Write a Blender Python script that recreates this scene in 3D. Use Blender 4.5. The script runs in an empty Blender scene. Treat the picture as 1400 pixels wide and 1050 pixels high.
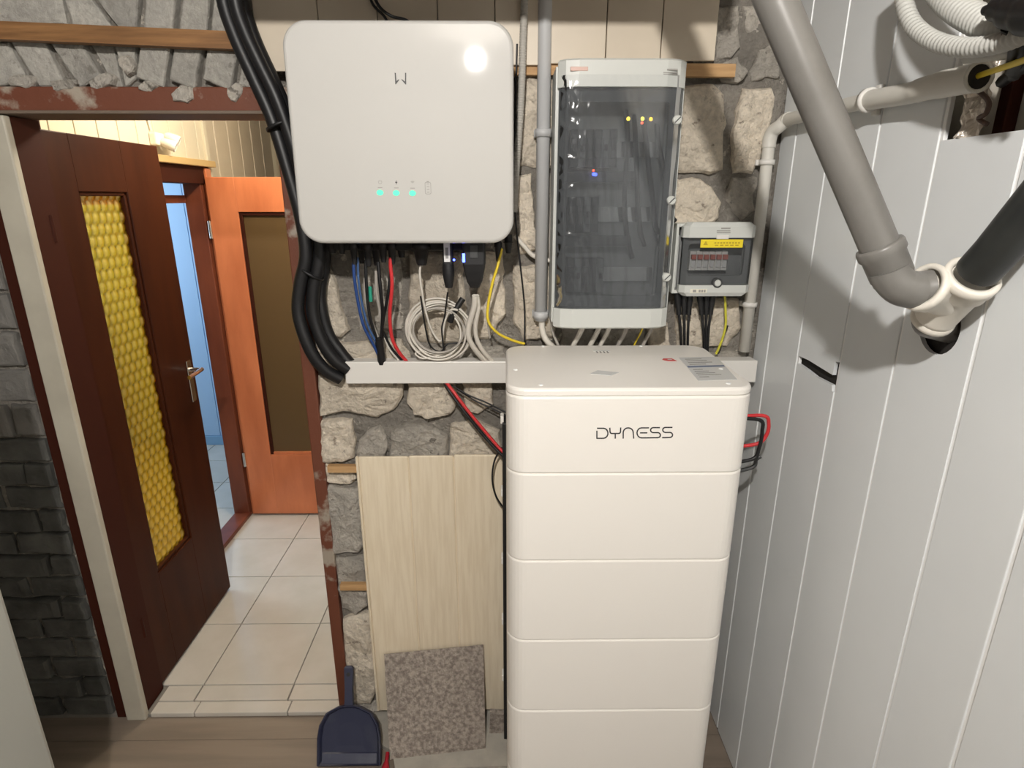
import bpy, bmesh, math, random
from mathutils import Vector, noise
random.seed(7)
SC = bpy.context.scene
COL = SC.collection

# ------------------------------------------------------------------ camera
F = 810.0
PIT = math.atan(255 / F)
YAW = math.radians(0.7)
EYE = Vector((0, 0, 1.665))
cd = bpy.data.cameras.new('camera')
cam = bpy.data.objects.new('camera', cd)
COL.objects.link(cam)
cd.sensor_width = 36.0
cd.lens = 36.0 * F / 1400.0
cd.clip_start = 0.02
cam.location = EYE
cam.rotation_euler = (math.pi / 2 - PIT, 0, -YAW)
SC.camera = cam

# ------------------------------------------------------------------ world, lights, exposure
w = bpy.data.worlds.new('world')
SC.world = w
w.use_nodes = True
w.node_tree.nodes['Background'].inputs[0].default_value = (0.75, 0.85, 1.0, 1)
w.node_tree.nodes['Background'].inputs[1].default_value = 0.03
SC.view_settings.view_transform = 'Standard'
SC.view_settings.look = 'None'
SC.view_settings.gamma = 1
SC.view_settings.use_curve_mapping = False
SC.view_settings.exposure = 0.0


def lamp(name, loc, power, color, radius):
    l = bpy.data.lights.new(name, 'POINT')
    l.energy = power
    l.color = color
    l.shadow_soft_size = radius
    o = bpy.data.objects.new(name, l)
    COL.objects.link(o)
    o.location = loc
    return o


def arealamp(name, loc, rot, sx, sy, power, color):
    l = bpy.data.lights.new(name, 'AREA')
    l.shape = 'RECTANGLE'
    l.size = sx
    l.size_y = sy
    l.energy = power
    l.color = color
    o = bpy.data.objects.new(name, l)
    COL.objects.link(o)
    o.location = loc
    o.rotation_euler = rot
    return o


lamp('ceiling_bulb', (-0.14, -0.45, 2.43), 136, (1.0, 0.955, 0.90), 0.032)
lamp('hall_bulb', (-0.80, 2.35, 2.20), 30, (1.0, 0.90, 0.72), 0.05)
arealamp('far_room_daylight', (-3.0, 3.1, 1.6), (0, math.radians(-90), 0), 1.4, 1.2, 34, (0.66, 0.83, 1.0))


# ------------------------------------------------------------------ pixel helpers
def ray(x, y):
    xc = (x - 700) / F
    yu = (525 - y) / F
    Y = math.cos(PIT) + yu * math.sin(PIT)
    Z = -math.sin(PIT) + yu * math.cos(PIT)
    return Vector((xc * math.cos(YAW) + Y * math.sin(YAW), -xc * math.sin(YAW) + Y * math.cos(YAW), Z))


def onY(x, y, v):
    d = ray(x, y)
    return EYE + d * (v / d.y)


def onX(x, y, v):
    d = ray(x, y)
    return EYE + d * (v / d.x)


def onZ(x, y, v):
    d = ray(x, y)
    return EYE + d * ((v - EYE.z) / d.z)


def pz(x, y, depth):
    return EYE + ray(x, y) * depth


# ------------------------------------------------------------------ materials
MATS = {}


def nt(name):
    m = bpy.data.materials.new(name)
    m.use_nodes = True
    t = m.node_tree
    b = t.nodes['Principled BSDF']
    return m, t, b


def mixc(t, fac, a, b):
    n = t.nodes.new('ShaderNodeMix')
    n.data_type = 'RGBA'
    if isinstance(fac, float):
        n.inputs[0].default_value = fac
    else:
        t.links.new(fac, n.inputs[0])
    for i, v in ((6, a), (7, b)):
        if isinstance(v, tuple):
            n.inputs[i].default_value = (*v, 1)
        else:
            t.links.new(v, n.inputs[i])
    return n.outputs[2]


def nnoise(t, scale, detail=4, rough=0.55, stretch=None, w=0.0):
    tc = t.nodes.new('ShaderNodeNewGeometry')
    n = t.nodes.new('ShaderNodeTexNoise')
    n.inputs['Scale'].default_value = scale
    n.inputs['Detail'].default_value = detail
    n.inputs['Roughness'].default_value = rough
    mp = t.nodes.new('ShaderNodeMapping')
    mp.inputs['Location'].default_value = (w, w * 1.7, w * .3)
    if stretch:
        mp.inputs['Scale'].default_value = stretch
    t.links.new(tc.outputs['Position'], mp.inputs[0])
    t.links.new(mp.outputs[0], n.inputs['Vector'])
    return n.outputs['Fac']


def ramp(t, fac, lo, hi):
    r = t.nodes.new('ShaderNodeMapRange')
    r.inputs[1].default_value = lo
    r.inputs[2].default_value = hi
    r.clamp = True
    t.links.new(fac, r.inputs[0])
    return r.outputs[0]


def bump(t, b, h, strength, dist=0.01):
    n = t.nodes.new('ShaderNodeBump')
    n.inputs['Strength'].default_value = strength
    n.inputs['Distance'].default_value = dist
    t.links.new(h, n.inputs['Height'])
    t.links.new(n.outputs[0], b.inputs['Normal'])


def mat(name, col, rough=0.5, metal=0.0, col2=None, scale=8, lo=.35, hi=.65, detail=4, bmp=0, bscale=None,
        stretch=None, coat=0, spec=0.5, bdist=.01, perobj=0.0):
    if name in MATS:
        return MATS[name]
    m, t, b = nt(name)
    b.inputs['Base Color'].default_value = (*col, 1)
    b.inputs['Roughness'].default_value = rough
    b.inputs['Metallic'].default_value = metal
    b.inputs['Specular IOR Level'].default_value = spec
    if coat:
        b.inputs['Coat Weight'].default_value = coat
        b.inputs['Coat Roughness'].default_value = .035
    out = None
    if col2:
        out = mixc(t, ramp(t, nnoise(t, scale, detail, stretch=stretch), lo, hi), col, col2)
    if perobj:
        oi = t.nodes.new('ShaderNodeObjectInfo')
        hs = t.nodes.new('ShaderNodeHueSaturation')
        mr = t.nodes.new('ShaderNodeMapRange')
        mr.inputs[3].default_value = 1 - perobj
        mr.inputs[4].default_value = 1 + perobj
        t.links.new(oi.outputs['Random'], mr.inputs[0])
        t.links.new(mr.outputs[0], hs.inputs['Value'])
        if out is None:
            hs.inputs['Color'].default_value = (*col, 1)
        else:
            t.links.new(out, hs.inputs['Color'])
        out = hs.outputs[0]
    if out is not None:
        t.links.new(out, b.inputs['Base Color'])
    if bmp:
        bump(t, b, nnoise(t, bscale or scale * 4, 6, .65, stretch), bmp, bdist)
    MATS[name] = m
    return m


def emit(name, col, strength):
    m, t, b = nt(name)
    b.inputs['Base Color'].default_value = (*[c * .4 for c in col], 1)
    b.inputs['Emission Color'].default_value = (*col, 1)
    b.inputs['Emission Strength'].default_value = strength
    return m


def clear(name, tint, gloss_rough, amount=1.0, ior=1.45, haze=None):
    """thin sheet: tinted see-through plus a mirror coat by Fresnel"""
    m = bpy.data.materials.new(name)
    m.use_nodes = True
    t = m.node_tree
    t.nodes.clear()
    o = t.nodes.new('ShaderNodeOutputMaterial')
    tr = t.nodes.new('ShaderNodeBsdfTransparent')
    tr.inputs[0].default_value = (*tint, 1)
    base = tr.outputs[0]
    if haze:
        df = t.nodes.new('ShaderNodeBsdfDiffuse')
        df.inputs[0].default_value = (*haze[0], 1)
        mh = t.nodes.new('ShaderNodeMixShader')
        mh.inputs[0].default_value = haze[1]
        t.links.new(base, mh.inputs[1])
        t.links.new(df.outputs[0], mh.inputs[2])
        base = mh.outputs[0]
    gl = t.nodes.new('ShaderNodeBsdfGlossy')
    gl.inputs['Roughness'].default_value = gloss_rough
    fr = t.nodes.new('ShaderNodeFresnel')
    fr.inputs[0].default_value = ior
    mx = t.nodes.new('ShaderNodeMixShader')
    ml = t.nodes.new('ShaderNodeMath')
    ml.operation = 'MULTIPLY'
    ml.inputs[1].default_value = amount
    t.links.new(fr.outputs[0], ml.inputs[0])
    t.links.new(ml.outputs[0], mx.inputs[0])
    t.links.new(base, mx.inputs[1])
    t.links.new(gl.outputs[0], mx.inputs[2])
    t.links.new(mx.outputs[0], o.inputs[0])
    return m


def stone(name, c1, c2, pit, perobj=.15, bd=.012):
    m, t, b = nt(name)
    b.inputs['Roughness'].default_value = .92
    b.inputs['Specular IOR Level'].default_value = .2
    n1 = nnoise(t, 9, 8, .6)
    n2 = nnoise(t, 70, 6, .7, w=3)
    n3 = nnoise(t, 38, 4, .6, w=7)
    c = mixc(t, ramp(t, n1, .36, .66), c1, c2)
    c = mixc(t, ramp(t, n2, .40, .75), c, tuple(v * .62 for v in c1))
    c = mixc(t, ramp(t, n3, .63, .70), c, pit)
    oi = t.nodes.new('ShaderNodeObjectInfo')
    hs = t.nodes.new('ShaderNodeHueSaturation')
    mr = t.nodes.new('ShaderNodeMapRange')
    mr.inputs[3].default_value = 1 - perobj
    mr.inputs[4].default_value = 1 + perobj
    t.links.new(oi.outputs['Random'], mr.inputs[0])
    t.links.new(mr.outputs[0], hs.inputs['Value'])
    t.links.new(c, hs.inputs['Color'])
    t.links.new(hs.outputs[0], b.inputs['Base Color'])
    ad = t.nodes.new('ShaderNodeMath')
    ad.operation = 'ADD'
    t.links.new(n2, ad.inputs[0])
    t.links.new(nnoise(t, 24, 6, .65, w=5), ad.inputs[1])
    bump(t, b, ad.outputs[0], 1.0, bd)
    return m


M_STONE = stone('shell limestone', (.92, .82, .675), (.74, .655, .54), (.36, .30, .24))
M_STONEG = stone('grey stone', (.74, .685, .60), (.52, .485, .435), (.28, .255, .22), bd=.018)
M_MORTAR = stone('old mortar', (.44, .405, .355), (.27, .25, .22), (.72, .66, .57), 0, .02)
M_BRICK = stone('grey silicate brick', (.46, .44, .395), (.36, .345, .315), (.24, .225, .20), .14, .005)
M_BRICKDK = mat('dark brick', (.125, .125, .115), .92, col2=(.07, .07, .064), scale=10, detail=7, bmp=.6, bscale=45, bdist=.005, perobj=.2)
M_WOOD = mat('bare pine', (.30, .15, .055), .6, col2=(.18, .085, .03), scale=10, stretch=(.6, 8, 8), bmp=.2, bscale=12)
M_WOODL = mat('pale bare pine', (.55, .34, .16), .65, col2=(.42, .24, .10), scale=10, stretch=(.6, 8, 8), bmp=.2, bscale=12)
M_CREAM = mat('cream board', (.84, .735, .565), .42, col2=(.77, .66, .49), scale=16, stretch=(5, 5, .35), lo=.4, hi=.62, detail=3, bmp=.12, bscale=20, perobj=.025)
M_CREAM2 = mat('beige panelling', (.64, .56, .445), .45, col2=(.59, .51, .40), scale=5, perobj=.03)
M_HALLB = mat('hall board', (.66, .60, .47), .45, perobj=.03)
M_DAYBLUE = mat('daylight tinted board', (.42, .62, .88), .4)  # blue of the daylight put into the board colour
M_INV = mat('inverter gloss white', (.52, .51, .485), .55, coat=.6)
M_TOWER = mat('battery satin white', (.90, .865, .81), .36)
M_TRUNK = mat('white plastic trunking', (.74, .72, .68), .38)
M_ABS = mat('pale grey plastic', (.585, .60, .57), .35)
M_GREYP = mat('grey drain plastic', (.185, .178, .165), .36, col2=(.155, .148, .135), scale=14, lo=.5, hi=.75)
M_WHITEP = mat('white drain plastic', (.78, .74, .66), .35)
M_CONDUIT = mat('light grey conduit', (.52, .525, .53), .4)
M_CONDW = mat('cream conduit', (.66, .64, .585), .42)
M_BLACK = mat('black plastic', (.010, .010, .011), .5)
M_BLACKR = mat('black pipe plastic', (.02, .022, .022), .4, col2=(.03, .032, .03), scale=20)
M_RUB = mat('black cable sheath', (.008, .008, .009), .46)
M_RED = mat('red cable', (.62, .035, .04), .4)
M_BLUE = mat('blue cable', (.02, .06, .22), .4)
M_YEL = mat('yellow cable', (.80, .60, .04), .4)
M_GRNC = mat('green cable mark', (.02, .30, .20), .5)
M_WCAB = mat('white cable', (.70, .66, .59), .45)
M_GCAB = mat('grey cable', (.42, .39, .35), .5)
M_WALLP = mat('grey wall panel', (.79, .815, .825), .34, col2=(.755, .78, .79), scale=3)
M_JOINT = mat('white joint strip', (.90, .90, .89), .3)
M_SLOT = mat('dark gap shade', (.02, .017, .014), .9)  # near-black colour standing for shade inside holes and gaps
M_TILE = mat('glazed floor tile', (.60, .57, .52), .16, col2=(.55, .52, .465), scale=7, detail=7, perobj=.03)
M_GROUT = mat('grout', (.20, .185, .165), .9)
M_LAMI = mat('worn brown floor', (.26, .21, .165), .55, col2=(.20, .16, .125), scale=4, stretch=(.5, 5, 1), detail=6, perobj=.08)
M_CONC = mat('concrete', (.46, .43, .37), .9, col2=(.38, .355, .31), scale=12, bmp=.4, bscale=60)
M_STTILE = mat('textured stoneware', (.50, .435, .375), .55, col2=(.25, .21, .18), scale=85, lo=.38, hi=.62, detail=8, bmp=1, bscale=95, bdist=.01)
M_MAHO = mat('dark mahogany', (.050, .0125, .0042), .48, col2=(.036, .0085, .003), scale=5, stretch=(3, 3, .4), spec=.12)
M_ORANGE = mat('orange brown veneer', (.72, .24, .105), .3, col2=(.55, .165, .068), scale=4, stretch=(2, 2, .5), detail=5, coat=.15)
M_FRAME = mat('red brown frame', (.20, .055, .026), .35, col2=(.14, .036, .018), scale=6, stretch=(2, 2, .4))
M_FRAMEL = mat('ochre frame top', (.52, .36, .16), .5)
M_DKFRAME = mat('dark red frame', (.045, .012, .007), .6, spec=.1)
M_CHIP = mat('worn red brown paint', (.15, .047, .024), .55, col2=(.36, .31, .25), scale=11, lo=.58, hi=.66, detail=8, bmp=.4, bscale=40, bdist=.004)
M_PAINTW = mat('cream painted post', (.50, .47, .39), .5, col2=(.43, .40, .33), scale=6)
M_BRGLASS = mat('brown frosted glass', (.125, .078, .035), .3)
M_CHROME = mat('chrome', (.75, .74, .72), .14, metal=1)
M_NAVY = mat('navy plastic', (.022, .026, .058), .42, col2=(.07, .075, .095), scale=9, lo=.5, hi=.8, detail=6)
M_REDP = mat('red plastic', (.42, .015, .03), .35)
M_DARKG = mat('dark grey device', (.055, .057, .058), .5)
M_MIDG = mat('grey device', (.20, .205, .205), .5)
M_PLATE = mat('grey plate', (.30, .305, .30), .5)
M_LOGO = mat('logo ink', (.035, .035, .035), .5)
M_PRINT = mat('grey print', (.30, .29, .27), .6)
M_STICK = mat('silver label', (.62, .62, .61), .3)
M_STRIPE = mat('label stripe', (.16, .19, .27), .5)
M_STAR = mat('red label', (.55, .06, .06), .5)
M_YSTK = mat('yellow sticker', (.83, .66, .03), .45)
M_YPRT = mat('yellow print', (.50, .36, .02), .5)
M_FOIL = mat('crumpled foil', (.75, .68, .60), .28, metal=.55, bmp=.5, bscale=40)
M_PLAST = mat('whitewashed plaster', (.62, .58, .50), .9, col2=(.52, .48, .42), scale=5, bmp=.2)
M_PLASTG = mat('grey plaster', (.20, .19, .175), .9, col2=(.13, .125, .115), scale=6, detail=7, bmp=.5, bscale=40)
M_HOSE = mat('ribbed hose', (.52, .52, .49), .5)
M_WHITE = mat('white enamel', (.40, .405, .37), .45)
M_LEDG = emit('green led', (.10, .85, .48), 1.1)
M_LEDO = emit('orange led', (1.0, .42, .02), 9)
M_LEDY = emit('yellow led', (1.0, .75, .05), 9)
M_LEDR = emit('red led', (1.0, .08, .03), 7)
M_LEDB = emit('blue led', (.06, .10, 1.0), 9)
M_SMOKE = clear('smoked polycarbonate', (.60, .62, .635), .05, .8, 1.5, haze=((.155, .165, .175), .42))
M_SMOKE2 = clear('lightly smoked polycarbonate', (.78, .79, .80), .05, .8, 1.5, haze=((.13, .14, .145), .22))
M_FILM = clear('plastic film', (.95, .955, .96), .16, 1.0, 1.45)


def amber():
    m = bpy.data.materials.new('amber glass')
    m.use_nodes = True
    t = m.node_tree
    t.nodes.clear()
    out = t.nodes.new('ShaderNodeOutputMaterial')
    tr = t.nodes.new('ShaderNodeBsdfTransparent')
    tr.inputs[0].default_value = (.80, .40, .02, 1)
    tl = t.nodes.new('ShaderNodeBsdfTranslucent')
    tl.inputs[0].default_value = (1.0, .62, .03, 1)
    gl = t.nodes.new('ShaderNodeBsdfGlossy')
    gl.inputs[0].default_value = (1.0, .85, .5, 1)
    gl.inputs['Roughness'].default_value = .12
    at = t.nodes.new('ShaderNodeAttribute')
    at.attribute_name = 'lens'
    t.links.new(mixc(t, at.outputs['Fac'], (.16, .055, .002), (.95, .50, .03)), tr.inputs[0])
    t.links.new(mixc(t, at.outputs['Fac'], (.12, .04, .0), (1.0, .46, .012)), tl.inputs[0])
    m1 = t.nodes.new('ShaderNodeMixShader')
    m1.inputs[0].default_value = .5
    t.links.new(tr.outputs[0], m1.inputs[1])
    t.links.new(tl.outputs[0], m1.inputs[2])
    m2 = t.nodes.new('ShaderNodeMixShader')
    m2.inputs[0].default_value = .22
    t.links.new(m1.outputs[0], m2.inputs[1])
    t.links.new(gl.outputs[0], m2.inputs[2])
    t.links.new(m2.outputs[0], out.inputs[0])
    return m


M_AMBER = amber()

# ------------------------------------------------------------------ mesh building
ORG = {}


class MB:
    def __init__(s):
        s.v = []
        s.f = []
        s.sm = []

    def add(s, vs, fs, smooth=False):
        o = len(s.v)
        s.v += [Vector(p) for p in vs]
        s.f += [tuple(i + o for i in f) for f in fs]
        s.sm += [smooth] * len(fs)
        return s

    def box(s, x0, x1, y0, y1, z0, z1, bev=0.0):
        vs = [(x, y, z) for z in (z0, z1) for y in (y0, y1) for x in (x0, x1)]
        fs = [(0, 2, 3, 1), (4, 5, 7, 6), (0, 1, 5, 4), (2, 6, 7, 3), (0, 4, 6, 2), (1, 3, 7, 5)]
        if not bev:
            return s.add(vs, fs)
        bm = bmesh.new()
        bv = [bm.verts.new(v) for v in vs]
        for f in fs:
            bm.faces.new([bv[i] for i in f])
        bmesh.ops.bevel(bm, geom=bm.edges[:], offset=bev, segments=2, profile=.5, affect='EDGES')
        bm.verts.index_update()
        s.add([v.co.copy() for v in bm.verts], [[v.index for v in f.verts] for f in bm.faces], False)
        bm.free()
        return s

    def rings(s, rings, cap0=True, cap1=True, smooth=True, closed=True):
        o = []
        n = len(rings[0])
        for r in rings:
            o += list(r)
        fs = []
        for k in range(len(rings) - 1):
            for i in range(n if closed else n - 1):
                j = (i + 1) % n
                fs.append((k * n + i, k * n + j, (k + 1) * n + j, (k + 1) * n + i))
        s.add(o, fs, smooth)
        if cap0:
            s.add(list(rings[0])[::-1], [tuple(range(n))], False)
        if cap1:
            s.add(list(rings[-1]), [tuple(range(n))], False)
        return s

    def tube(s, pts, r, seg=10, sub=6, rib=0.0, ribpitch=.006, smooth=True):
        P = spline([Vector(p) for p in pts], sub)
        if rib:
            P = resample(P, ribpitch / 4)
        rings = []
        up = None
        for i, p in enumerate(P):
            a = P[max(0, i - 1)]
            b = P[min(len(P) - 1, i + 1)]
            d = (b - a).normalized()
            if up is None:
                up = Vector((0, 0, 1)) if abs(d.z) < .9 else Vector((0, 1, 0))
            sx = d.cross(up).normalized()
            up = sx.cross(d).normalized()
            rr = r[min(len(r) - 1, int(i / max(1, len(P) - 1) * (len(r) - 1) + .5))] if isinstance(r, (list, tuple)) else r
            if rib:
                rr *= 1 + rib * math.cos(i * math.pi / 2)
            rings.append([p + (sx * math.cos(t) + up * math.sin(t)) * rr for t in [2 * math.pi * k / seg for k in range(seg)]])
        return s.rings(rings, smooth=smooth)

    def lathe(s, p0, axis, prof, seg=20, smooth=True):
        """prof: list of (distance along axis, radius)"""
        p0 = Vector(p0)
        d = Vector(axis).normalized()
        up = Vector((0, 0, 1)) if abs(d.z) < .9 else Vector((0, 1, 0))
        sx = d.cross(up).normalized()
        up = sx.cross(d)
        rings = []
        for h, r in prof:
            rings.append([p0 + d * h + (sx * math.cos(t) + up * math.sin(t)) * r for t in [2 * math.pi * k / seg for k in range(seg)]])
        return s.rings(rings, smooth=smooth)

    def prism(s, poly, axis, a, b, bev=0.0):
        """poly in the two other axes (order xy for z, xz for y, yz for x) extruded from a to b, b end bevelled inward"""
        def mk(p, h):
            return {'z': (p[0], p[1], h), 'y': (p[0], h, p[1]), 'x': (h, p[0], p[1])}[axis]
        if not bev:
            rs = [[mk(p, a) for p in poly], [mk(p, b) for p in poly]]
        else:
            sgn = 1 if b > a else -1
            rs = [[mk(p, a) for p in poly]]
            for th in (0, 30, 60, 90):
                c = math.radians(th)
                off = inset(poly, bev * (1 - math.cos(c)))
                rs.append([mk(p, b - sgn * bev * (1 - math.sin(c))) for p in off])
        return s.rings(rs, smooth=False)

    def build(s, name, m, parent=None, smooth=None, origin=None, **tags):
        if parent is not None:
            org = ORG[parent]
        elif origin is not None:
            org = Vector(origin)
        else:
            xs = [v.x for v in s.v]
            ys = [v.y for v in s.v]
            zs = [v.z for v in s.v]
            org = Vector(((min(xs) + max(xs)) / 2, (min(ys) + max(ys)) / 2, min(zs)))
        me = bpy.data.meshes.new(name)
        me.from_pydata([v - org for v in s.v], [], s.f)
        me.polygons.foreach_set('use_smooth', [bool(x) if smooth is None else smooth for x in s.sm])
        me.materials.append(m)
        bm = bmesh.new()
        bm.from_mesh(me)
        bmesh.ops.recalc_face_normals(bm, faces=bm.faces)
        bm.to_mesh(me)
        bm.free()
        o = bpy.data.objects.new(name, me)
        COL.objects.link(o)
        if parent is not None:
            o.parent = parent
        else:
            o.location = org
        ORG[o] = org
        return tag(o, **tags)


def tag(o, label=None, cat=None, group=None, kind=None):
    for k, v in (('label', label), ('category', cat), ('group', group), ('kind', kind)):
        if v:
            o[k] = v
    return o


def thing(name, loc, **tags):
    o = bpy.data.objects.new(name, None)
    o.empty_display_size = .05
    COL.objects.link(o)
    o.location = loc
    ORG[o] = Vector(loc)
    return tag(o, **tags)


def share(src, name, parent, worldpos):
    """copy of a mesh object sharing its data, placed at a world position under parent"""
    c = src.copy()
    c.name = name
    COL.objects.link(c)
    c.parent = parent
    c.location = Vector(worldpos) - (ORG[parent] if parent else Vector())
    return c


def spline(P, sub):
    if len(P) < 3 or sub < 2:
        return P
    out = []
    for i in range(len(P) - 1):
        p0 = P[max(0, i - 1)]
        p1, p2 = P[i], P[i + 1]
        p3 = P[min(len(P) - 1, i + 2)]
        for k in range(sub):
            t = k / sub
            out.append(.5 * ((2 * p1) + (p2 - p0) * t + (2 * p0 - 5 * p1 + 4 * p2 - p3) * t * t + (3 * p1 - p0 - 3 * p2 + p3) * t ** 3))
    out.append(P[-1])
    return out


def resample(P, step):
    out = [P[0]]
    acc = 0
    for a, b in zip(P, P[1:]):
        L = (b - a).length
        while acc + L >= step:
            a = a + (b - a) * ((step - acc) / L)
            out.append(a)
            L = (b - a).length
            acc = 0
        acc += L
    return out


def inset(poly, d):
    n = len(poly)
    A = sum(poly[i][0] * poly[(i + 1) % n][1] - poly[(i + 1) % n][0] * poly[i][1] for i in range(n))
    sg = 1 if A > 0 else -1
    out = []
    for i in range(n):
        p, q, r = poly[i - 1], poly[i], poly[(i + 1) % n]
        e1 = Vector((q[0] - p[0], q[1] - p[1]))
        e2 = Vector((r[0] - q[0], r[1] - q[1]))
        e1 = e1.normalized() if e1.length > 1e-9 else e2.normalized()
        e2 = e2.normalized() if e2.length > 1e-9 else e1
        n1 = Vector((-e1.y, e1.x)) * sg
        n2 = Vector((-e2.y, e2.x)) * sg
        b = n1 + n2
        b = b / max(.3, b.dot(n1)) if b.length > 1e-6 else n1
        out.append((q[0] + b.x * d, q[1] + b.y * d))
    return out


def rrect(x0, x1, y0, y1, r, seg=6):
    rs = r if isinstance(r, (list, tuple)) else [r] * 4
    out = []
    for (cx, cy, a0), rr in zip(((x0, y0, 180), (x1, y0, 270), (x1, y1, 0), (x0, y1, 90)), rs):
        ox = cx + (rr if cx == x0 else -rr)
        oy = cy + (rr if cy == y0 else -rr)
        for k in range(seg + 1):
            a = math.radians(a0 + 90 * k / seg)
            out.append((ox + rr * math.cos(a), oy + rr * math.sin(a)))
    return out


def piece(poly, ax, front, back, rough=.004, n=18, dome=.012, seed=0, jit=.003):
    """one stone / brick: outline poly (u, z) on plane ax ('Y'), rounded uneven face towards -ax"""
    P = []
    L = [((Vector(poly[(i + 1) % len(poly)]) - Vector(poly[i])).length) for i in range(len(poly))]
    tot = sum(L)
    for i in range(len(poly)):
        a, b = Vector(poly[i]), Vector(poly[(i + 1) % len(poly)])
        k = max(1, round(n * L[i] / tot))
        for j in range(k):
            q = a + (b - a) * (j / k)
            if j or True:
                q = q + Vector((noise.noise(Vector((q.x * 30, q.y * 30, seed))), noise.noise(Vector((q.x * 30, q.y * 30, seed + 9))))) * jit * 2
            P.append(q)
    c = sum(P, Vector((0, 0))) / len(P)

    def ring(s, dep, rg):
        out = []
        for q in P:
            u = c + (q - c) * s
            d = dep + rg * (noise.noise(Vector((u.x * 18, u.y * 18, seed * 3.1))) * 1.6 + noise.noise(Vector((u.x * 60, u.y * 60, seed * 1.7))) * .9)
            out.append((u.x, d, u.y))
        return out
    mb = MB()
    rr = [ring(1.0, back, 0), ring(1.0, front + dome, rough * .3), ring(.94, front + dome * .25, rough), ring(.84, front, rough), ring(.70, front, rough), ring(.55, front, rough), ring(.38, front, rough), ring(.18, front, rough)]
    mb.rings(rr, smooth=False)
    return mb


# ================================================================== THE SETTING
YB = 1.60           # face of the stone wall
XR = 0.70           # face of the panelled right wall
ZC = 2.56           # ceiling
FZ = -0.018         # floor of the boiler room


def struct(mb, name, m, parent=None, **k):
    return mb.build(name, m, parent, kind='structure', **k)


floor = struct(MB().box(-2.2, .78, -1.8, 1.615, -.12, FZ - .008), 'floor', M_SLOT, origin=(0, 0, FZ))
plk = None
y = -1.8
k = 0
while y < 1.58:
    y1 = min(y + .118, 1.598)
    MB().box(-2.2, .70, y, y1 - .0015, FZ - .008, FZ, .0012).build('plank', M_LAMI, floor)
    y = y1
    k += 1
struct(MB().box(-2.2, .78, -1.8, 1.8, ZC, ZC + .1), 'ceiling', M_PLASTG)
struct(MB().box(-2.3, -2.2, -1.8, 1.6, -.12, ZC), 'wall_left', M_PLASTG)
struct(MB().box(-2.3, .85, -1.9, -1.8, -.12, ZC), 'wall_rear', M_PLASTG)
# wooden ceiling beam in front of the stone wall, just above the picture
MB().box(-.50, .40, 1.16, 1.26, 2.125, ZC, .004).build('ceiling_beam', M_WOOD, label='rough wooden ceiling beam running in front of the stone wall', cat='beam')

# ---- back wall: mortar core with the doorway cut out, stones set into it
DX0, DX1, DZ = -1.215, -0.565, 1.862      # clear doorway
wb = MB()
wb.box(DX1 + .035, XR + .06, YB + .022, YB + .16, FZ - .05, ZC)
wb.box(DX0 - .13, DX1 + .035, YB + .022, YB + .16, DZ + .05, ZC)
wb.box(-2.2, DX0 - .10, YB + .022, YB + .16, FZ - .05, ZC)
wall_back = struct(wb, 'wall_back', M_MORTAR, origin=(0, YB, 0))
# lumpy mortar skin over the core
def lumps(x0, x1, z0, z1, step, name='mortar_bed', base=YB + .014):
    nx = int((x1 - x0) / step) + 1
    nz = int((z1 - z0) / step) + 1
    vs = []
    for j in range(nz + 1):
        for i in range(nx + 1):
            x = x0 + (x1 - x0) * i / nx
            z = z0 + (z1 - z0) * j / nz
            d = noise.noise(Vector((x * 14, z * 14, 2))) * .012 + noise.noise(Vector((x * 45, z * 45, 5))) * .007
            vs.append((x, base - d, z))
    fs = [(j * (nx + 1) + i, j * (nx + 1) + i + 1, (j + 1) * (nx + 1) + i + 1, (j + 1) * (nx + 1) + i) for j in range(nz) for i in range(nx)]
    mb = MB()
    mb.add(vs, fs, True)
    return mb.build(name, M_MORTAR, wall_back)


lumps(DX1 + .03, XR, 0, 2.08, .014)
lumps(DX0 - .06, DX1 + .03, 1.915, 2.12, .014)
lumps(-2.1, DX0 - .10, -.02, 2.12, .02)

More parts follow.
